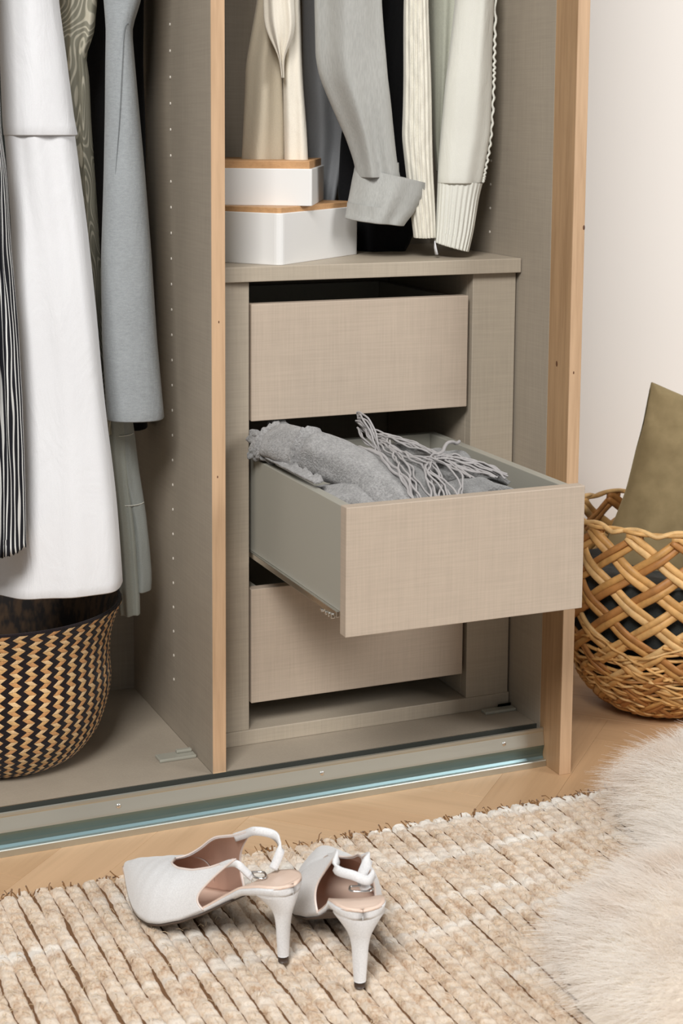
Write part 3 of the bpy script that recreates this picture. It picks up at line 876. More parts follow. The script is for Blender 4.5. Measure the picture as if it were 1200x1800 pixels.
for k in range(NX):
    xc = -.52 + RW * (k + .5)
    ph = random.uniform(0, 6.28)
    yend = -.141 + random.uniform(-.003, .004)
    ny = 250 if -.45 < xc < .62 else 90
    y1 = -.85 if ny == 250 else -1.0
    if xc > .62: y1 = -.8
    nx = 9
    V = np.empty((ny, nx, 3))
    pitch = .0145
    for i in range(ny):
        f = i / (ny - 1)
        y = yend + (y1 - yend) * f
        sway = .0012 * sin(y * 34 + ph) + .0016 * noise.noise(Vector((xc * 9, y * 14, 0)))
        for j in range(nx):
            u = j / (nx - 1) * 2 - 1
            q1 = noise.noise(Vector((xc * 60, y * 55, 2)))
            lump = abs(sin(pi * (y / pitch + .30 * u) + ph + 2.6 * q1)) ** .6
            wide = .420 + .045 * lump + .06 * noise.noise(Vector((xc * 55, y * 26, 7))) + .07 * noise.noise(Vector((xc * 75, y * 70, 17)))
            dome = max(0, 1 - abs(u * .99) ** 3.2) ** .6
            z = .0032 + dome * (.0040 + .0026 * lump + .0016 * q1) + .0013 * noise.noise(Vector((xc * 130 + u * 3, y * 150, 5)))
            V[i, j] = (xc + sway + u * RW * wide, y, z)
    mesh('braid', V.reshape(-1, 3), grid_faces(ny, nx), MR, rug)
# frayed stubs along the back edge and loose fibres: nobody could count them
parts = []
for k in range(420):
    x = -.5 + 1.4 * random.random()
    a = random.uniform(-.8, .8)
    l = random.uniform(.004, .013)
    p0 = np.array((x, -.146, random.uniform(.003, .010)))
    p1 = p0 + np.array((sin(a) * l * .6, l * .7, random.uniform(-.002, .004)))
    p2 = p1 + np.array((sin(a) * l * .5, l * .35, random.uniform(-.003, .003)))
    p1[2] = max(p1[2], .002); p2[2] = max(p2[2], .0015)
    parts.append(tube_geo([p0, p1, p2], random.uniform(.0005, .0011), 4))
V, F = join_geo(parts)
tag(mesh('frayed_edge', V, F, M['twine'], rug), kind='stuff')
parts = []
for k in range(2600):
    x = -.42 + .95 * random.random(); y = -.15 - .55 * random.random()
    a = random.gauss(pi / 2, .7)
    l = random.uniform(.004, .011)
    z = random.uniform(.009, .0125)
    p0 = np.array((x, y, z)); d = np.array((cos(a), sin(a), 0)) * l
    parts.append(tube_geo([p0, p0 + d * .5 + (0, 0, .002), p0 + d + (0, 0, random.uniform(-.001, .002))], .00028, 3, cap=False))
V, F = join_geo(parts)
tag(mesh('loose_fibres', V, F, fabric('pale_jute', srgb(214, 192, 160), .3, 300), rug), kind='stuff')

# ================================================================ SHOES
b = MB('pale_grey_suede', .85, spec=.15, sheen=.35)
nn = b.noise(b.coord(), 700, 3)
b.color(b.ramp(nn, [(.3, srgb(214, 214, 215)), (.7, srgb(230, 230, 231))]))
b.bump(nn, .15, .0006)
M['suede'] = b.m
M['lining'] = MB('nude_leather_lining', .45, spec=.3).color(srgb(196, 160, 142)).m
M['insole'] = MB('nude_leather_insole', .4, spec=.35).color(srgb(228, 203, 186)).m
M['piping'] = MB('pale_pink_piping', .6).color(srgb(236, 222, 214)).m
M['outsole'] = MB('dark_outsole', .6).color(srgb(82, 68, 58)).m
M['tip'] = MB('dark_heel_tip', .5).color(srgb(66, 52, 44)).m

SZ = np.array([(-.004, .0835), (0.006, .0835), (.02, .0815), (.045, .0720), (.07, .0540), (.095, .0350), (.12, .0200), (.145, .0105), (.165, .0065), (.19, .0055), (.21, .0070), (.23, .0110), (.25, .0165), (.262, .0205)])
SW = np.array([(-.004, .0003), (-.0036, .0050), (-.0022, .0110), (.0000, .0158), (.004, .0205), (.010, .0240), (.018, .0262), (.028, .0270), (.042, .0266), (.07, .0245), (.09, .0275), (.115, .0365), (.14, .0455), (.16, .0480), (.18, .0450), (.20, .0380), (.22, .0280), (.24, .0160), (.252, .0080), (.259, .0040), (.262, .0005)])
SH = np.array([(.05, .046), (.09, .050), (.12, .053), (.14, .054), (.16, .053), (.18, .050), (.20, .044), (.22, .035), (.24, .024), (.252, .0145), (.259, .009), (.262, .004)])
ip = lambda T_, s: float(np.interp(s, T_[:, 0], T_[:, 1]))
def smooth_tab(T_, win=15):
    s = np.linspace(T_[0, 0], T_[-1, 0], 300)
    y = np.interp(s, T_[:, 0], T_[:, 1])
    k = np.hanning(win); k /= k.sum(); hw_ = win // 2
    yp = np.concatenate([2 * y[0] - y[hw_:0:-1], y, 2 * y[-1] - y[-2:-2 - hw_:-1]])
    return np.stack([s, np.convolve(yp, k, 'valid')], 1)
SZ = smooth_tab(SZ); SHs = smooth_tab(SH)
SWt = smooth_tab(SW[SW[:, 0] > .02], 21)
SW = np.concatenate([SW[SW[:, 0] < .027], SWt])

def shoe(name, heel, u, label, strapside, stretch):
    """heel = where the heel tip stands; u = unit vector heel to toe"""
    t = thing(name, (heel[0], heel[1], heel[2]), label, 'shoe', 'pair of pale grey slingback shoes')
    ux, uy = u; q = math.hypot(ux, uy); ux /= q; uy /= q
    S0 = .010                                    # the tip stands 10 mm in front of the back of the seat
    def Wd(s, y, z):
        f_ = min(1, max(0, (s - .09) / .17)); s = s - S0 + stretch * f_ * f_ * (3 - 2 * f_)
        return (heel[0] + ux * s - uy * y, heel[1] + uy * s + ux * y, heel[2] + z)
    # footbed: top insole sheet
    ss = np.concatenate([np.linspace(-.004, .011, 18), np.linspace(.015, .245, 50), np.linspace(.248, .262, 8)])
    nj = 15
    V = []
    for s in ss:
        w_ = ip(SW, s); z = ip(SZ, s)
        for j in range(nj):
            v = j / (nj - 1) * 2 - 1
            V.append(Wd(s, w_ * v * .97, z + .0004 - .0018 * (1 - v * v) * (1 if s > 0 else .4)))
    o = mesh('insole', V, grid_faces(len(ss), nj), M['insole'], t)
    o['label'] = 'nude leather insole'
    md = o.modifiers.new('thickness', 'SOLIDIFY'); md.thickness = .0034; md.offset = 0
    # covered platform under the insole from seat to arch, then thin
    V = []
    th_ = lambda s: float(np.interp(s, [-.014, .02, .06, .10, .13, .262], [.010, .010, .0075, .0045, .0030, .0025]))
    for s in ss:
        w_ = ip(SW, s); z = ip(SZ, s); h = th_(s)
        ring = [(w_ * .985, z), (w_ * 1.0, z - h * .25), (w_ * .96, z - h * .7), (w_ * .8, z - h), (0, z - h), (-w_ * .8, z - h), (-w_ * .96, z - h * .7), (-w_, z - h * .25), (-w_ * .985, z), (-w_ * .93, z - .0040), (w_ * .93, z - .0040)]
        V += [Wd(s, a, c) for a, c in ring]
    F = grid_faces(len(ss), 11, True)
    F.append(tuple(range(11))); F.append(tuple((len(ss) - 1) * 11 + j for j in range(11))[::-1])
    mesh('footbed', V, F, M['suede'], t)
    # outsole
    V = []
    so = [s for s in ss if s > .055]
    for s in so:
        w_ = ip(SW, s) * .99; z = ip(SZ, s) - th_(s) + .0004
        V += [Wd(s, a, c) for a, c in ((w_, z), (w_, z - .0022), (0, z - .0026), (-w_, z - .0022), (-w_, z))]
    F = grid_faces(len(so), 5, True)
    F.append(tuple(range(5))); F.append(tuple((len(so) - 1) * 5 + j for j in range(5))[::-1])
    mesh('outsole', V, F, M['outsole'], t)['label'] = 'thin dark outsole'
    # upper: closed toe
    st = .163
    WB = {1: (.094, .036, .52), -1: (.094, .030, .66)} if strapside == 0 else {1: (.094, .034, .66), -1: (.094, .034, .60)}   # rear edge of each wing: foot, sweep, height
    KS = {1: .0, -1: .42} if strapside == 0 else {1: .30, -1: .26}
    def arch(s, phi, sd=0):
        w_ = ip(SW, s); h = (1 + KS.get(sd, 0) * (lambda q_: q_ * q_ * (3 - 2 * q_))(min(1, max(0, (st + .010 - s) / (.055 if sd < 0 else .07))))) * ip(SHs, s) if s < .262 else .004
        c = cos(phi); si = sin(phi)
        return (w_ * 1.015 * math.copysign(abs(c) ** .82, c), ip(SZ, s) - .0015 + h * si ** .9)
    na, nb = 40, 41
    sv = np.concatenate([np.linspace(st, .24, 28), np.linspace(.2425, .2619, 12)])
    V = []
    for s in sv:
        for j in range(nb):
            ph = pi * j / (nb - 1)
            dip = .010 * (math.sin(ph) ** 6) * max(0, 1 - (s - st) / .05) ** 2      # throat line sweeps forward
            y, z = arch(s + dip, ph)
            V.append(Wd(s + dip, y, z))
    F = grid_faces(len(sv), nb)
    # two side wings running back from the throat with a curved rear edge
    for sd in (1, -1):
        o0 = len(V)
        nu, nv = 26, 21
        for i in range(nu):
            fu = i / (nu - 1)
            for j in range(nv):
                fv = j / (nv - 1)
                back = WB[sd][0] - WB[sd][1] * fv ** 2.2 + .012 * sin(pi * fv)
                phm = pi / 2 * (1 - fu ** .5 * (1 - WB[sd][2])) if fu > 0 else pi / 2
                dip = .010 * (math.sin(fv * pi / 2) ** 6) * (1 - fu) ** 2
                s = (st + dip) * (1 - fu) + back * fu
                ph = phm * fv
                y, z = arch(s, ph, sd)
                V.append(Wd(s, sd * y, z))
        g = grid_faces(nu, nv, False, o0)
        F += g if sd < 0 else [tuple(reversed(f)) for f in g]
    me = mesh('upper', V, F, [M['suede'], M['lining']], t)
    bmx = bmesh.new(); bmx.from_mesh(me.data)
    bmesh.ops.remove_doubles(bmx, verts=bmx.verts, dist=.0004)
    bmesh.ops.recalc_face_normals(bmx, faces=bmx.faces)
    # make normals point outwards
    cen = Vector(Wd(.2, 0, .012)) - LOC[t]
    flip = sum((f.normal.dot(f.calc_center_median() - cen) > 0) * f.calc_area() for f in bmx.faces) < .5 * sum(f.calc_area() for f in bmx.faces)
    if flip: bmesh.ops.reverse_faces(bmx, faces=bmx.faces)
    bmx.to_mesh(me.data); bmx.free()
    me.data.polygons.foreach_set('use_smooth', [True] * len(me.data.polygons))
    md = me.modifiers.new('thickness', 'SOLIDIFY'); md.thickness = .0016; md.offset = -1; md.material_offset = 1; md.material_offset_rim = 0
    # piping along the topline
    for sd in (1, -1):
        pts = []
        for fu in np.linspace(0, 1, 26):
            back = WB[sd][0] - WB[sd][1]
            phm = pi / 2 * (1 - fu ** .5 * (1 - WB[sd][2])) if fu > 0 else pi / 2
            s = (st + .010 * (1 - fu) ** 2) * (1 - fu) + back * fu
            y, z = arch(s, phm, sd)
            pts.append(Wd(s, sd * y * .985, z + .0003))
        for fv in np.linspace(1, 0, 22)[1:]:
            back = WB[sd][0] - WB[sd][1] * fv ** 2.2 + .012 * sin(pi * fv)
            y, z = arch(back, pi / 2 * WB[sd][2] * fv, sd)
            pts.append(Wd(back, sd * y * .99, z))
        V, F = tube_geo(pts, .0011, 6)
        mesh('topline_piping', V, F, M['piping'], t)
    # sling straps carry the topline on past the wings
    def tl(sd, fu):
        s = st * (1 - fu) + (WB[sd][0] - WB[sd][1]) * fu + .010 * (1 - fu) ** 3
        y, z = arch(s, pi / 2 * (1 - fu ** .5 * (1 - WB[sd][2])), sd)
        return (s, sd * y * 1.01, z - .0025)
    def strap(pts, wdt, nm='strap', mat=None):
        P = catmull([Wd(*p) for p in pts], 40)
        T_ = np.gradient(P, axis=0); T_ /= np.linalg.norm(T_, axis=1)[:, None]
        V = []
        for i in range(40):
            side = np.cross(T_[i], np.array((ux, uy, 0)) * .6 + np.array((0, 0, 1)) * 0 + np.array((-uy, ux, 0)) * .5)
            side = np.array((0, 0, 1.0)) - T_[i] * T_[i][2]
            side = side + np.array((ux, uy, 0)) * .35
            side -= T_[i] * side.dot(T_[i])
            side /= np.linalg.norm(side) + 1e-9
            V += [P[i] + side * wdt / 2, P[i], P[i] - side * wdt / 2]
        o = mesh(nm, V, grid_faces(40, 3), mat or M['suede'], t)
        md = o.modifiers.new('thickness', 'SOLIDIFY'); md.thickness = .0022; md.offset = 0
        return o
    e1, e2 = tl(1, 1), tl(-1, 1)
    if strapside == 0:
        # far strap bends round behind the far wing and drops to the seat, near one hangs straight down
        strap([tl(-1, .7), tl(-1, .85), e2, (.050, -.026, e2[2] - .003), (.041, -.026, e2[2] - .010), (.036, -.022, .098), (.038, -.014, .0815)], .0085)
        strap([tl(1, .8), tl(1, .92), (e1[0] - .002, e1[1] - .002, e1[2] - .003), (.052, .010, .082), (.050, .004, .075)], .0070)
        bx = [(.052, .002), (.041, .008), (.033, .002), (.043, -.006), (.052, .002)]
    else:
        strap([tl(1, .55), tl(1, .78), e1, (.050, .017, e1[2] - .010), (.040, .002, .098), (.040, -.012, .092), (.050, -.020, .094)], .0090)
        strap([tl(-1, .6), tl(-1, .8), e2, (.054, -.014, .104), (.050, -.008, .090), (.044, -.012, .080)], .0100)
        bx = [(.048, .004), (.038, .004), (.036, -.014), (.046, -.016), (.048, .004)]
    zz = .079 if strapside == 0 else .083
    V, F = tube_geo(catmull([Wd(s, y, zz) for s, y in bx], 30), .0011, 6)
    mesh('buckle', V, F, M['chrome'], t)['label'] = 'small metal buckle'
    # heel
    hz = [(.0725, .0195, .0230, .0250), (.067, .0165, .0192, .0205), (.059, .0128, .0138, .0145), (.051, .0108, .0098, .0104), (.041, .0102, .0078, .0084), (.028, .0100, .0068, .0074), (.015, .0099, .0062, .0066), (.006, .0098, .0058, .0060)]
    Z_ = catmull(hz, 40)
    nsg = 28
    def ring(z, c, rs, rw):
        r_ = []
        for j in range(nsg):
            th = 2 * pi * j / nsg
            a, b_ = cos(th), sin(th)
            if a > 0: a *= .82           # flatter breast
            r_.append(Wd(c + rs * a, rw * b_, min(z, ip(SZ, c + rs * a) - .006)))
        return r_
    V = ring(.0765, .0195, .0228, .0248)
    for z, c, rs, rw in Z_: V += ring(z, c, rs, rw)
    F = grid_faces(41, nsg, True)
    F.append(tuple(range(nsg))); F.append(tuple(40 * nsg + j for j in range(nsg))[::-1])
    mesh('stiletto_heel', V, F, M['suede'], t)
    V = ring(.006, .0098, .0056, .0058) + ring(0, .0098, .0052, .0054)
    F = grid_faces(2, nsg, True)
    F.append(tuple(range(nsg))); F.append(tuple(nsg + j for j in range(nsg))[::-1])
    mesh('heel_tip', V, F, M['tip'], t)['label'] = 'dark heel tip'
    return t
shoe('slingback_shoe', (-.0786, -.3895, .0118), (-.405, .914), 'pale grey pointed slingback heel lying side-on with its toe towards the track', 0, -.010)
shoe('slingback_shoe', (-.0285, -.4637, .0118), (.25, .968), 'pale grey slingback heel seen from behind, heel towards the viewer', 1, .006)

# ================================================================ BLACK AND TAN BASKET (left bay)
bc = (-.2373, .158)
tan_mats = [fabric('tan_seagrass_%d' % k, srgb(*c), .18, 500, bump=.4) for k, c in enumerate(((206, 165, 112), (218, 184, 138), (196, 146, 96)))]
blk = fabric('black_seagrass', srgb(30, 22, 24), .3, 500, bump=.4)
bk = thing('woven_belly_basket', (bc[0], bc[1], ZB), 'round seagrass basket with black and tan zigzag weave under the dresses', 'basket')
prof = catmull([(.078, ZB + .001), (.098, ZB + .014), (.118, ZB + .042), (.1295, ZB + .078), (.1325, ZB + .104), (.1310, ZB + .126), (.1330, ZB + .155), (.1400, ZB + .180), (.1475, ZB + .197)], 200)
al = np.concatenate([[0], np.cumsum(np.linalg.norm(np.diff(prof, axis=0), axis=1))])
def bp(l, ph, dr=0):
    r = float(np.interp(l, al, prof[:, 0])) + dr; z = float(np.interp(l, al, prof[:, 1]))
    return np.array((bc[0] + r * cos(ph), bc[1] + r * sin(ph), z))
NR, NC = 38, 92
lt = al[-1]; dl = lt / NR; dp = 2 * pi / NC
nseg = 96
# inner shell
V = []
for i in range(40):
    for j in range(nseg): V.append(bp(lt * i / 39, 2 * pi * j / nseg, -.0012))
for i in range(40):
    for j in range(nseg): V.append(bp(lt * (39 - i) / 39, 2 * pi * j / nseg, -.0048))
F = grid_faces(80, nseg, True)
F.append(tuple(range(nseg))[::-1]); F.append(tuple(79 * nseg + j for j in range(nseg)))
b = MB('basket_inside', .9)
tc = b.coord((1, 1, 1))
b.color(b.ramp(b.noise(b.coord((90, 90, 40)), 1.0, 2), [(.42, srgb(28, 22, 20)), (.6, srgb(70, 52, 36))]))
mesh('basket_wall', V, F, b.m, bk)
def stitch_geo(i, j):
    l0, l1 = dl * i + .0001, dl * (i + 1) - .0001
    drift = .045 * i
    a = .78 if i % 2 else -.78
    p0 = (j + drift - a * .5) * dp; p1 = (j + drift + a * .5) * dp
    V = []
    for fl_, ph, hh in ((l0, p0, 0), ((l0 + l1) / 2, (p0 + p1) / 2, 1), (l1, p1, 0)):
        for v in (0, .5, 1):
            V.append(bp(fl_, ph + dp * (.02 + .96 * v), .0004 + .0013 * (hh * .6 + .4) * (1 if v == .5 else .25)))
    F = [(0, 1, 4, 3), (1, 2, 5, 4), (3, 4, 7, 6), (4, 5, 8, 7)]
    return V, F
cells = []
view = np.array((-.65351, -1.84973))
vd = view - np.array(bc); vd /= np.linalg.norm(vd)
rgt2 = np.array((cos(YAW), -sin(YAW)))
for i in range(NR):
    for j in range(NC):
        ph = (j + .5 + .045 * i) * dp
        d = np.array((cos(ph), sin(ph)))
        face = d @ vd
        side = d @ rgt2
        cells.append((face + (.25 if side > -.25 else -3) + (0 if i > 5 else -1), i, j))
cells.sort(reverse=True)
single = {(i, j) for _, i, j in cells[:300]}
rest = {}
for (_, i, j) in cells:
    m_ = 3 if j % 2 else (hash((i * 7 + j * 13)) % 3)
    V, F = stitch_geo(i, j)
    if (i, j) in single:
        mesh('stitch', V, F, (tan_mats + [blk])[m_], bk)
    else:
        rest.setdefault(m_, []).append((V, F))
Vs, Fs, fm, o_ = [], [], [], 0
for m_, lst in rest.items():
    for V, F in lst:
        Vs += V; Fs += [tuple(q + o_ for q in f) for f in F]; fm += [m_] * 4; o_ += 9
tag(mesh('zigzag_weave', Vs, Fs, tan_mats + [blk], bk, True, fm), kind='stuff')
P = [bp(lt, 2 * pi * k / 120, -.002) + (0, 0, .001) for k in range(121)]
V, F = tube_geo(P, .0020, 8, cap=False)
mesh('rim', V, F, blk, bk)

# ================================================================ RATTAN BASKET AND CUSHION (right)
rc = (.700, .110)
rk = thing('open_weave_basket', (rc[0], rc[1], 0), 'round open-weave rattan basket standing on the parquet by the white wall', 'basket')
rp = catmull([(.055, .004), (.085, .018), (.112, .048), (.130, .088), (.1405, .130), (.1435, .170), (.1425, .210), (.139, .250), (.136, .285)], 160)
ral = np.concatenate([[0], np.cumsum(np.linalg.norm(np.diff(rp, axis=0), axis=1))])
RT = ral[-1]
def rpt(l, ph, dr=0):
    r = float(np.interp(l, ral, rp[:, 0])) + dr; z = float(np.interp(l, ral, rp[:, 1]))
    return np.array((rc[0] + r * cos(ph), rc[1] + r * sin(ph), z))
cane = []
for k, c in enumerate(((206, 160, 100), (192, 144, 84), (216, 176, 120), (170, 118, 66))):
    b = MB('cane_%d' % k, .5, spec=.35)
    nn = b.noise(b.coord((60, 60, 60)), 1.0, 4, .6)
    b.color(b.ramp(nn, [(.3, sc(srgb(*c), .72)), (.55, srgb(*c)), (.75, sc(srgb(*c), 1.15))]))
    cane.append(b.m)
ND = 14
step = 2 * pi / ND
r3 = random.Random(3)
lz = lambda z: float(np.interp(z, rp[:, 1], ral))
for sgn in (1, -1):
    for k in range(ND):
        for e in (-1, 1):
            pts = []
            n = 90
            for i in range(n):
                f = i / (n - 1)
                l = RT * (.02 + .97 * f)
                tw_ = 3.0 * f
                ph = k * step + sgn * tw_ + .008 * sin(f * 20 + k)
                wv = .0026 * cos(tw_ * 2 * pi / step) * sgn
                l2 = min(max(l + e * .0054, .001), RT * .985)
                pts.append(rpt(l2, ph, wv))
            V, F = tube_geo(pts, .0053 + r3.uniform(-.0006, .0004), 8, .62)
            mesh('cane_strand', V, F, cane[r3.randrange(4)], rk)
# lower body: closely set extra canes at other angles
for k in range(64):
    sgn = 1 if k % 2 else -1
    pts = []
    a0 = r3.uniform(0, 2 * pi); dd = r3.uniform(.8, 1.5)
    l0 = r3.uniform(.02, .42) * RT; l1 = l0 + r3.uniform(.06, .22) * RT
    for i in range(36):
        f = i / 35
        pts.append(rpt(min(l0 + (l1 - l0) * f, .62 * RT), a0 + sgn * dd * f, .003 + .002 * sin(f * 30 + k)))
    V, F = tube_geo(pts, .0030, 7, .7)
    mesh('cane_strand', V, F, cane[r3.randrange(4)], rk)
# hoops
for z in (.006, .014, .022, .030, .038, .046, .054, .064, .074, .085, .097, .110, .124):
    l = lz(z)
    P = [rpt(l, 2 * pi * k / 90, -.001 + .0015 * sin(k * 2.1)) for k in range(91)]
    V, F = tube_geo(P, .0026, 7, cap=False)
    mesh('hoop', V, F, cane[r3.randrange(4)], rk)
# rim: wavy braided pair
for e in (0, 1):
    P = []
    for k in range(241):
        ph = 2 * pi * k / 240
        wv = (.0065 * abs(sin(ph * ND / 2)) - .003) if e else .0015 * sin(ph * 9)
        P.append(rpt(RT * .985, ph, .003 * (1 if e else -1) * cos(ph * ND)) + np.array((0, 0, .004 + wv)))
    V, F = tube_geo(P, .0040, 7, .8, cap=False)
    mesh('rim_cane', V, F, cane[(0, 2, 1)[e]], rk)
# base disc
P = []
V = []
for i in range(10):
    for j in range(40): V.append(rpt(0, 2 * pi * j / 40) * np.array((1, 1, 1)) if i == 9 else np.array((rc[0] + .055 * i / 9 * cos(2 * pi * j / 40), rc[1] + .055 * i / 9 * sin(2 * pi * j / 40), .004)))
mesh('basket_bottom', V, grid_faces(10, 40, True), cane[3], rk)

# dark filler added inside the basket so that its holes read dark
bl = thing('dark_filler', (rc[0], rc[1], .02), 'dark filler added to darken the holes of the open-weave basket', 'filler')
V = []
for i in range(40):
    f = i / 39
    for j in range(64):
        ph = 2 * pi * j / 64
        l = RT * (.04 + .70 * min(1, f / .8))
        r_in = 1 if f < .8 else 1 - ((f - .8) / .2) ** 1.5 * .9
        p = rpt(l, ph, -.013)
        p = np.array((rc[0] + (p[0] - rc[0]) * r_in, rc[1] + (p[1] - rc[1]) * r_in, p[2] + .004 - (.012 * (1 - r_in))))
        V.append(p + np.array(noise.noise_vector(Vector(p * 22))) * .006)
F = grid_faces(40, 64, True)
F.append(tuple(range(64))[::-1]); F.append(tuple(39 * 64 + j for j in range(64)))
mesh('filler_body', V, F, fabric('filler_dark_grey', srgb(52, 54, 52), .2, 500), bl)

# cushion
b = MB('olive_velvet', .75, spec=.15, sheen=.5)
b.b.inputs['Sheen Tint'].default_value = (*srgb(196, 184, 148), 1)
b.color(b.ramp(b.noise(b.coord((30, 30, 30)), 1.0, 4), [(.3, srgb(122, 106, 76)), (.7, srgb(142, 125, 92))]))
b.bump(b.noise(b.coord(), 900, 2), .15, .0005)
MV = b.m
cu = thing('velvet_cushion', (.735, .12, .12), 'olive green velvet cushion standing corner-up inside the open-weave basket', 'cushion')
cn = 60
CH = .165
side_n = np.array((-.30, -.95, .18)); side_n /= np.linalg.norm(side_n)
ax = np.array((cos(-.32), -sin(.32) * 0 - .30, 0)); ax /= np.linalg.norm(ax)
ax = ax - side_n * ax.dot(side_n); ax /= np.linalg.norm(ax)
up_ = np.cross(side_n, ax) * -1
if up_[2] < 0: up_ = -up_
rot = math.radians(-19)
e1 = ax * cos(rot) + up_ * sin(rot); e2 = -ax * sin(rot) + up_ * cos(rot)
def cushion_pt(u, v, sd):
    pu = 1 - .10 * (1 - abs(u) ** 2.0) * 0
    # pinched sides: edges bow inwards, corners stick out
    rd = 1 - .025 * (abs(u) * abs(v)) ** 5
    u, v = u * rd, v * rd
    bx = u * (1 - .10 * (1 - v * v)); by = v * (1 - .10 * (1 - u * u))
    th = .060 * (max(0, (1 - u ** 2)) ** .55) * (max(0, (1 - v ** 2)) ** .55)
    return bx * CH, by * CH, th * sd
cc = np.array((.814, .135, .256))
for_faces = []
V = []
for sd in (1, -1):
    for i in range(cn):
        for j in range(cn):
            u = sin((i / (cn - 1) * 2 - 1) * pi / 2); v = sin((j / (cn - 1) * 2 - 1) * pi / 2)
            a, c, h = cushion_pt(u, v, sd)
            p = cc + e1 * a + e2 * c + side_n * h
            k_ = max(0, 1 - math.hypot(u + 1, v - 1) / .8)
            p = p + side_n * sd * (.010 * k_ * sin((v - u * .35) * 10 + .6)) * (min(1, (1 - max(abs(u), abs(v))) * 12))
            w_ = noise.noise_vector(Vector(p * 14))
            V.append(p + np.array(w_) * .004)
F = grid_faces(cn, cn) + [tuple(reversed(f)) for f in grid_faces(cn, cn, False, cn * cn)]
o = mesh('cushion_cover', V, F, MV, cu)
bmx = bmesh.new(); bmx.from_mesh(o.data)
bmesh.ops.remove_doubles(bmx, verts=bmx.verts, dist=.0008)
bmesh.ops.recalc_face_normals(bmx, faces=bmx.faces)
bmx.to_mesh(o.data); bmx.free()
o.data.polygons.foreach_set('use_smooth', [True] * len(o.data.polygons))

# ================================================================ SHEEPSKIN
sk = thing('sheepskin', (.45, -.5, .012), 'fluffy long-haired cream sheepskin lying heaped on the rug at lower right', 'sheepskin')
LB = [(.335, -.600, .185, .082), (.560, -.290, .152, .078), (.50, -.44, .150, .070), (.66, -.62, .32, .095), (.80, -.30, .20, .085)]
def fur_h(x, y):
    tot = 0.0
    for (cx, cy, r, h) in LB:
        d2_ = ((x - cx) ** 2 + (y - cy) ** 2) / (r * r)
        if d2_ < 1: tot += (h * math.sqrt(1 - d2_)) ** 4
    return tot ** .25
nx, ny = 130, 130
xs = np.linspace(.10, 1.05, nx); ys = np.linspace(-1.0, -.05, ny)
Hh = np.array([[fur_h(x, y) for x in xs] for y in ys])
keep = Hh > .004
idx = -np.ones(Hh.shape, int)
V = []
for j in range(ny):
    for i in range(nx):
        V.append((xs[i], ys[j], max(.012, .012 + Hh[j, i] + .008 * noise.noise(Vector((xs[i] * 14, ys[j] * 14, 0))) * min(1, Hh[j, i] * 20))))
F = []
for j in range(ny - 1):
    for i in range(nx - 1):
        if keep[j, i] or keep[j, i + 1] or keep[j + 1, i + 1] or keep[j + 1, i]:
            a = j * nx + i
            F.append((a, a + 1, a + nx + 1, a + nx))
M['pelt'] = MB('cream_pelt', .95).color(srgb(232, 222, 208)).m
mesh('pelt', V, F, M['pelt'], sk)
b = MB('cream_fur', .8, spec=.05)
c = b.ramp(b.noise(b.coord(), 7, 3, .6), [(.32, srgb(236, 223, 210)), (.54, srgb(250, 246, 241))])
df = b.n('ShaderNodeBsdfDiffuse'); tl_ = b.n('ShaderNodeBsdfTranslucent'); mx = b.n('ShaderNodeMixShader')
b.l(c, df.inputs['Color']); b.l(c, tl_.inputs['Color'])
mx.inputs[0].default_value = .38
b.l(df.outputs[0], mx.inputs[1]); b.l(tl_.outputs[0], mx.inputs[2])
b.l(mx.outputs[0], b.t.nodes['Material Output'].inputs['Surface'])
M['fur'] = b.m
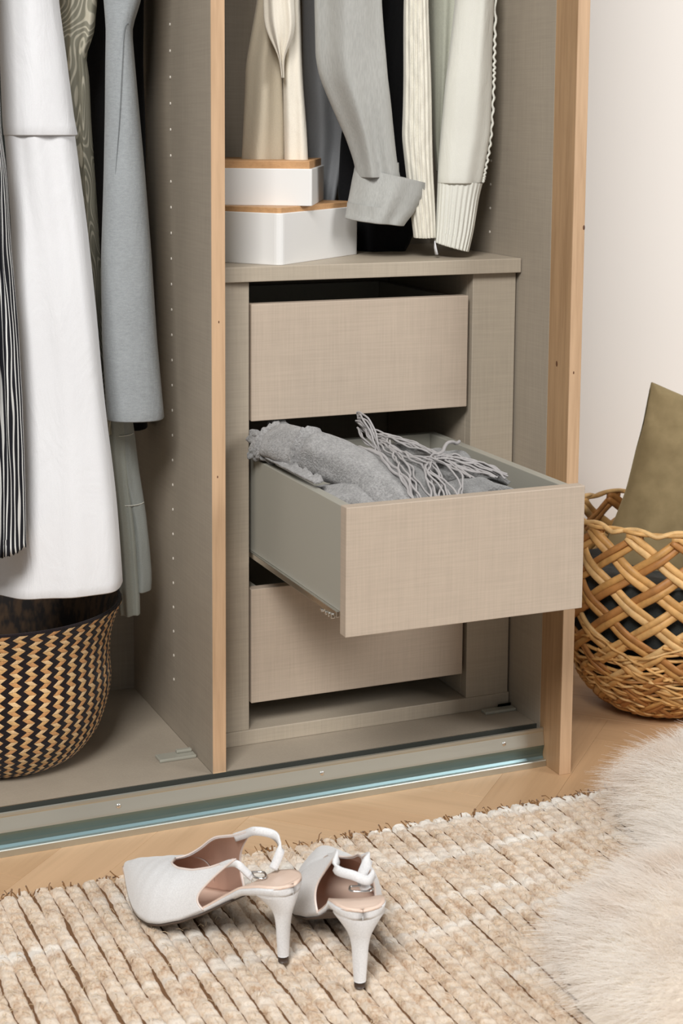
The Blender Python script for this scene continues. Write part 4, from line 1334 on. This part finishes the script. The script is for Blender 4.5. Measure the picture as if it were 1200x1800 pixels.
def fur(N, seed, name):
    g = np.random.default_rng(seed)
    K = 7
    P = np.empty((N, K, 3)); ok = 0
    cl = {}
    while ok < N:
        x = g.uniform(.10, 1.0); y = g.uniform(-.95, -.06)
        h = fur_h(x, y)
        if h < .008: continue
        e = .006
        gx = (fur_h(x + e, y) - fur_h(x - e, y)) / (2 * e); gy = (fur_h(x, y + e) - fur_h(x, y - e)) / (2 * e)
        gl = math.hypot(gx, gy)
        if gl > 1.6: gx *= 1.6 / gl; gy *= 1.6 / gl
        n_ = np.array((-gx, -gy, 1.0)); n_ /= np.linalg.norm(n_)
        # tuft the strand belongs to
        ck = (int(x / .010 + g.normal(0, .45)), int(y / .010 + g.normal(0, .45)))
        if ck not in cl:
            a_ = 2.5 * noise.noise(Vector((ck[0] * .11, ck[1] * .11, 3))) + g.uniform(-.5, .5)
            cl[ck] = (np.array(((ck[0] + g.uniform(.2, .8)) * .010, (ck[1] + g.uniform(.2, .8)) * .010)), np.array((-cos(a_ + .2), -sin(a_ + .2) * .8, 0)), g.uniform(.8, 1.2))
        cc_, dr, ls = cl[ck]
        out = np.array((-gx, -gy, 0.0)) / max(1, gl)
        comb = dr * .55 + out * .55
        d0 = n_ * .9 + comb * .25 + g.normal(0, .20, 3)
        d0 /= np.linalg.norm(d0)
        L = .030 * ls * g.uniform(.65, 1.15)
        p = np.array((x, y, .012 + h - .002))
        q = np.array((cc_[0] - x, cc_[1] - y, 0)) * g.uniform(.2, .75)
        ph_ = g.uniform(0, 6.28)
        for k in range(K):
            f = k / (K - 1)
            s_ = p + d0 * L * f + comb * L * .50 * f * f + np.array((0, 0, -.010)) * f * f + q * f
            s_ = s_ + np.array((sin(f * 6 + ls * 20) + .6 * sin(f * 5 + ph_), cos(f * 6 + ls * 33) + .6 * cos(f * 5 + ph_), 0)) * .0028 * f
            s_[2] = max(s_[2], .0135)
            P[ok, k] = s_
        ok += 1
    P -= np.array(LOC[sk])
    cv = bpy.data.hair_curves.new(name)
    cv.add_curves([K] * N)
    cv.points.foreach_set('position', P.astype(np.float32).ravel())
    ra = cv.attributes.get('radius') or cv.attributes.new('radius', 'FLOAT', 'POINT')
    ra.data.foreach_set('value', np.tile(np.linspace(.00022, .00006, K), N).astype(np.float32))
    cv.materials.append(M['fur'])
    o = bpy.data.objects.new(name, cv)
    COL.objects.link(o)
    o.parent = sk
    LOC[o] = LOC[sk]
    return tag(o, kind='stuff')
fur(105000, 4, 'wool_pile')
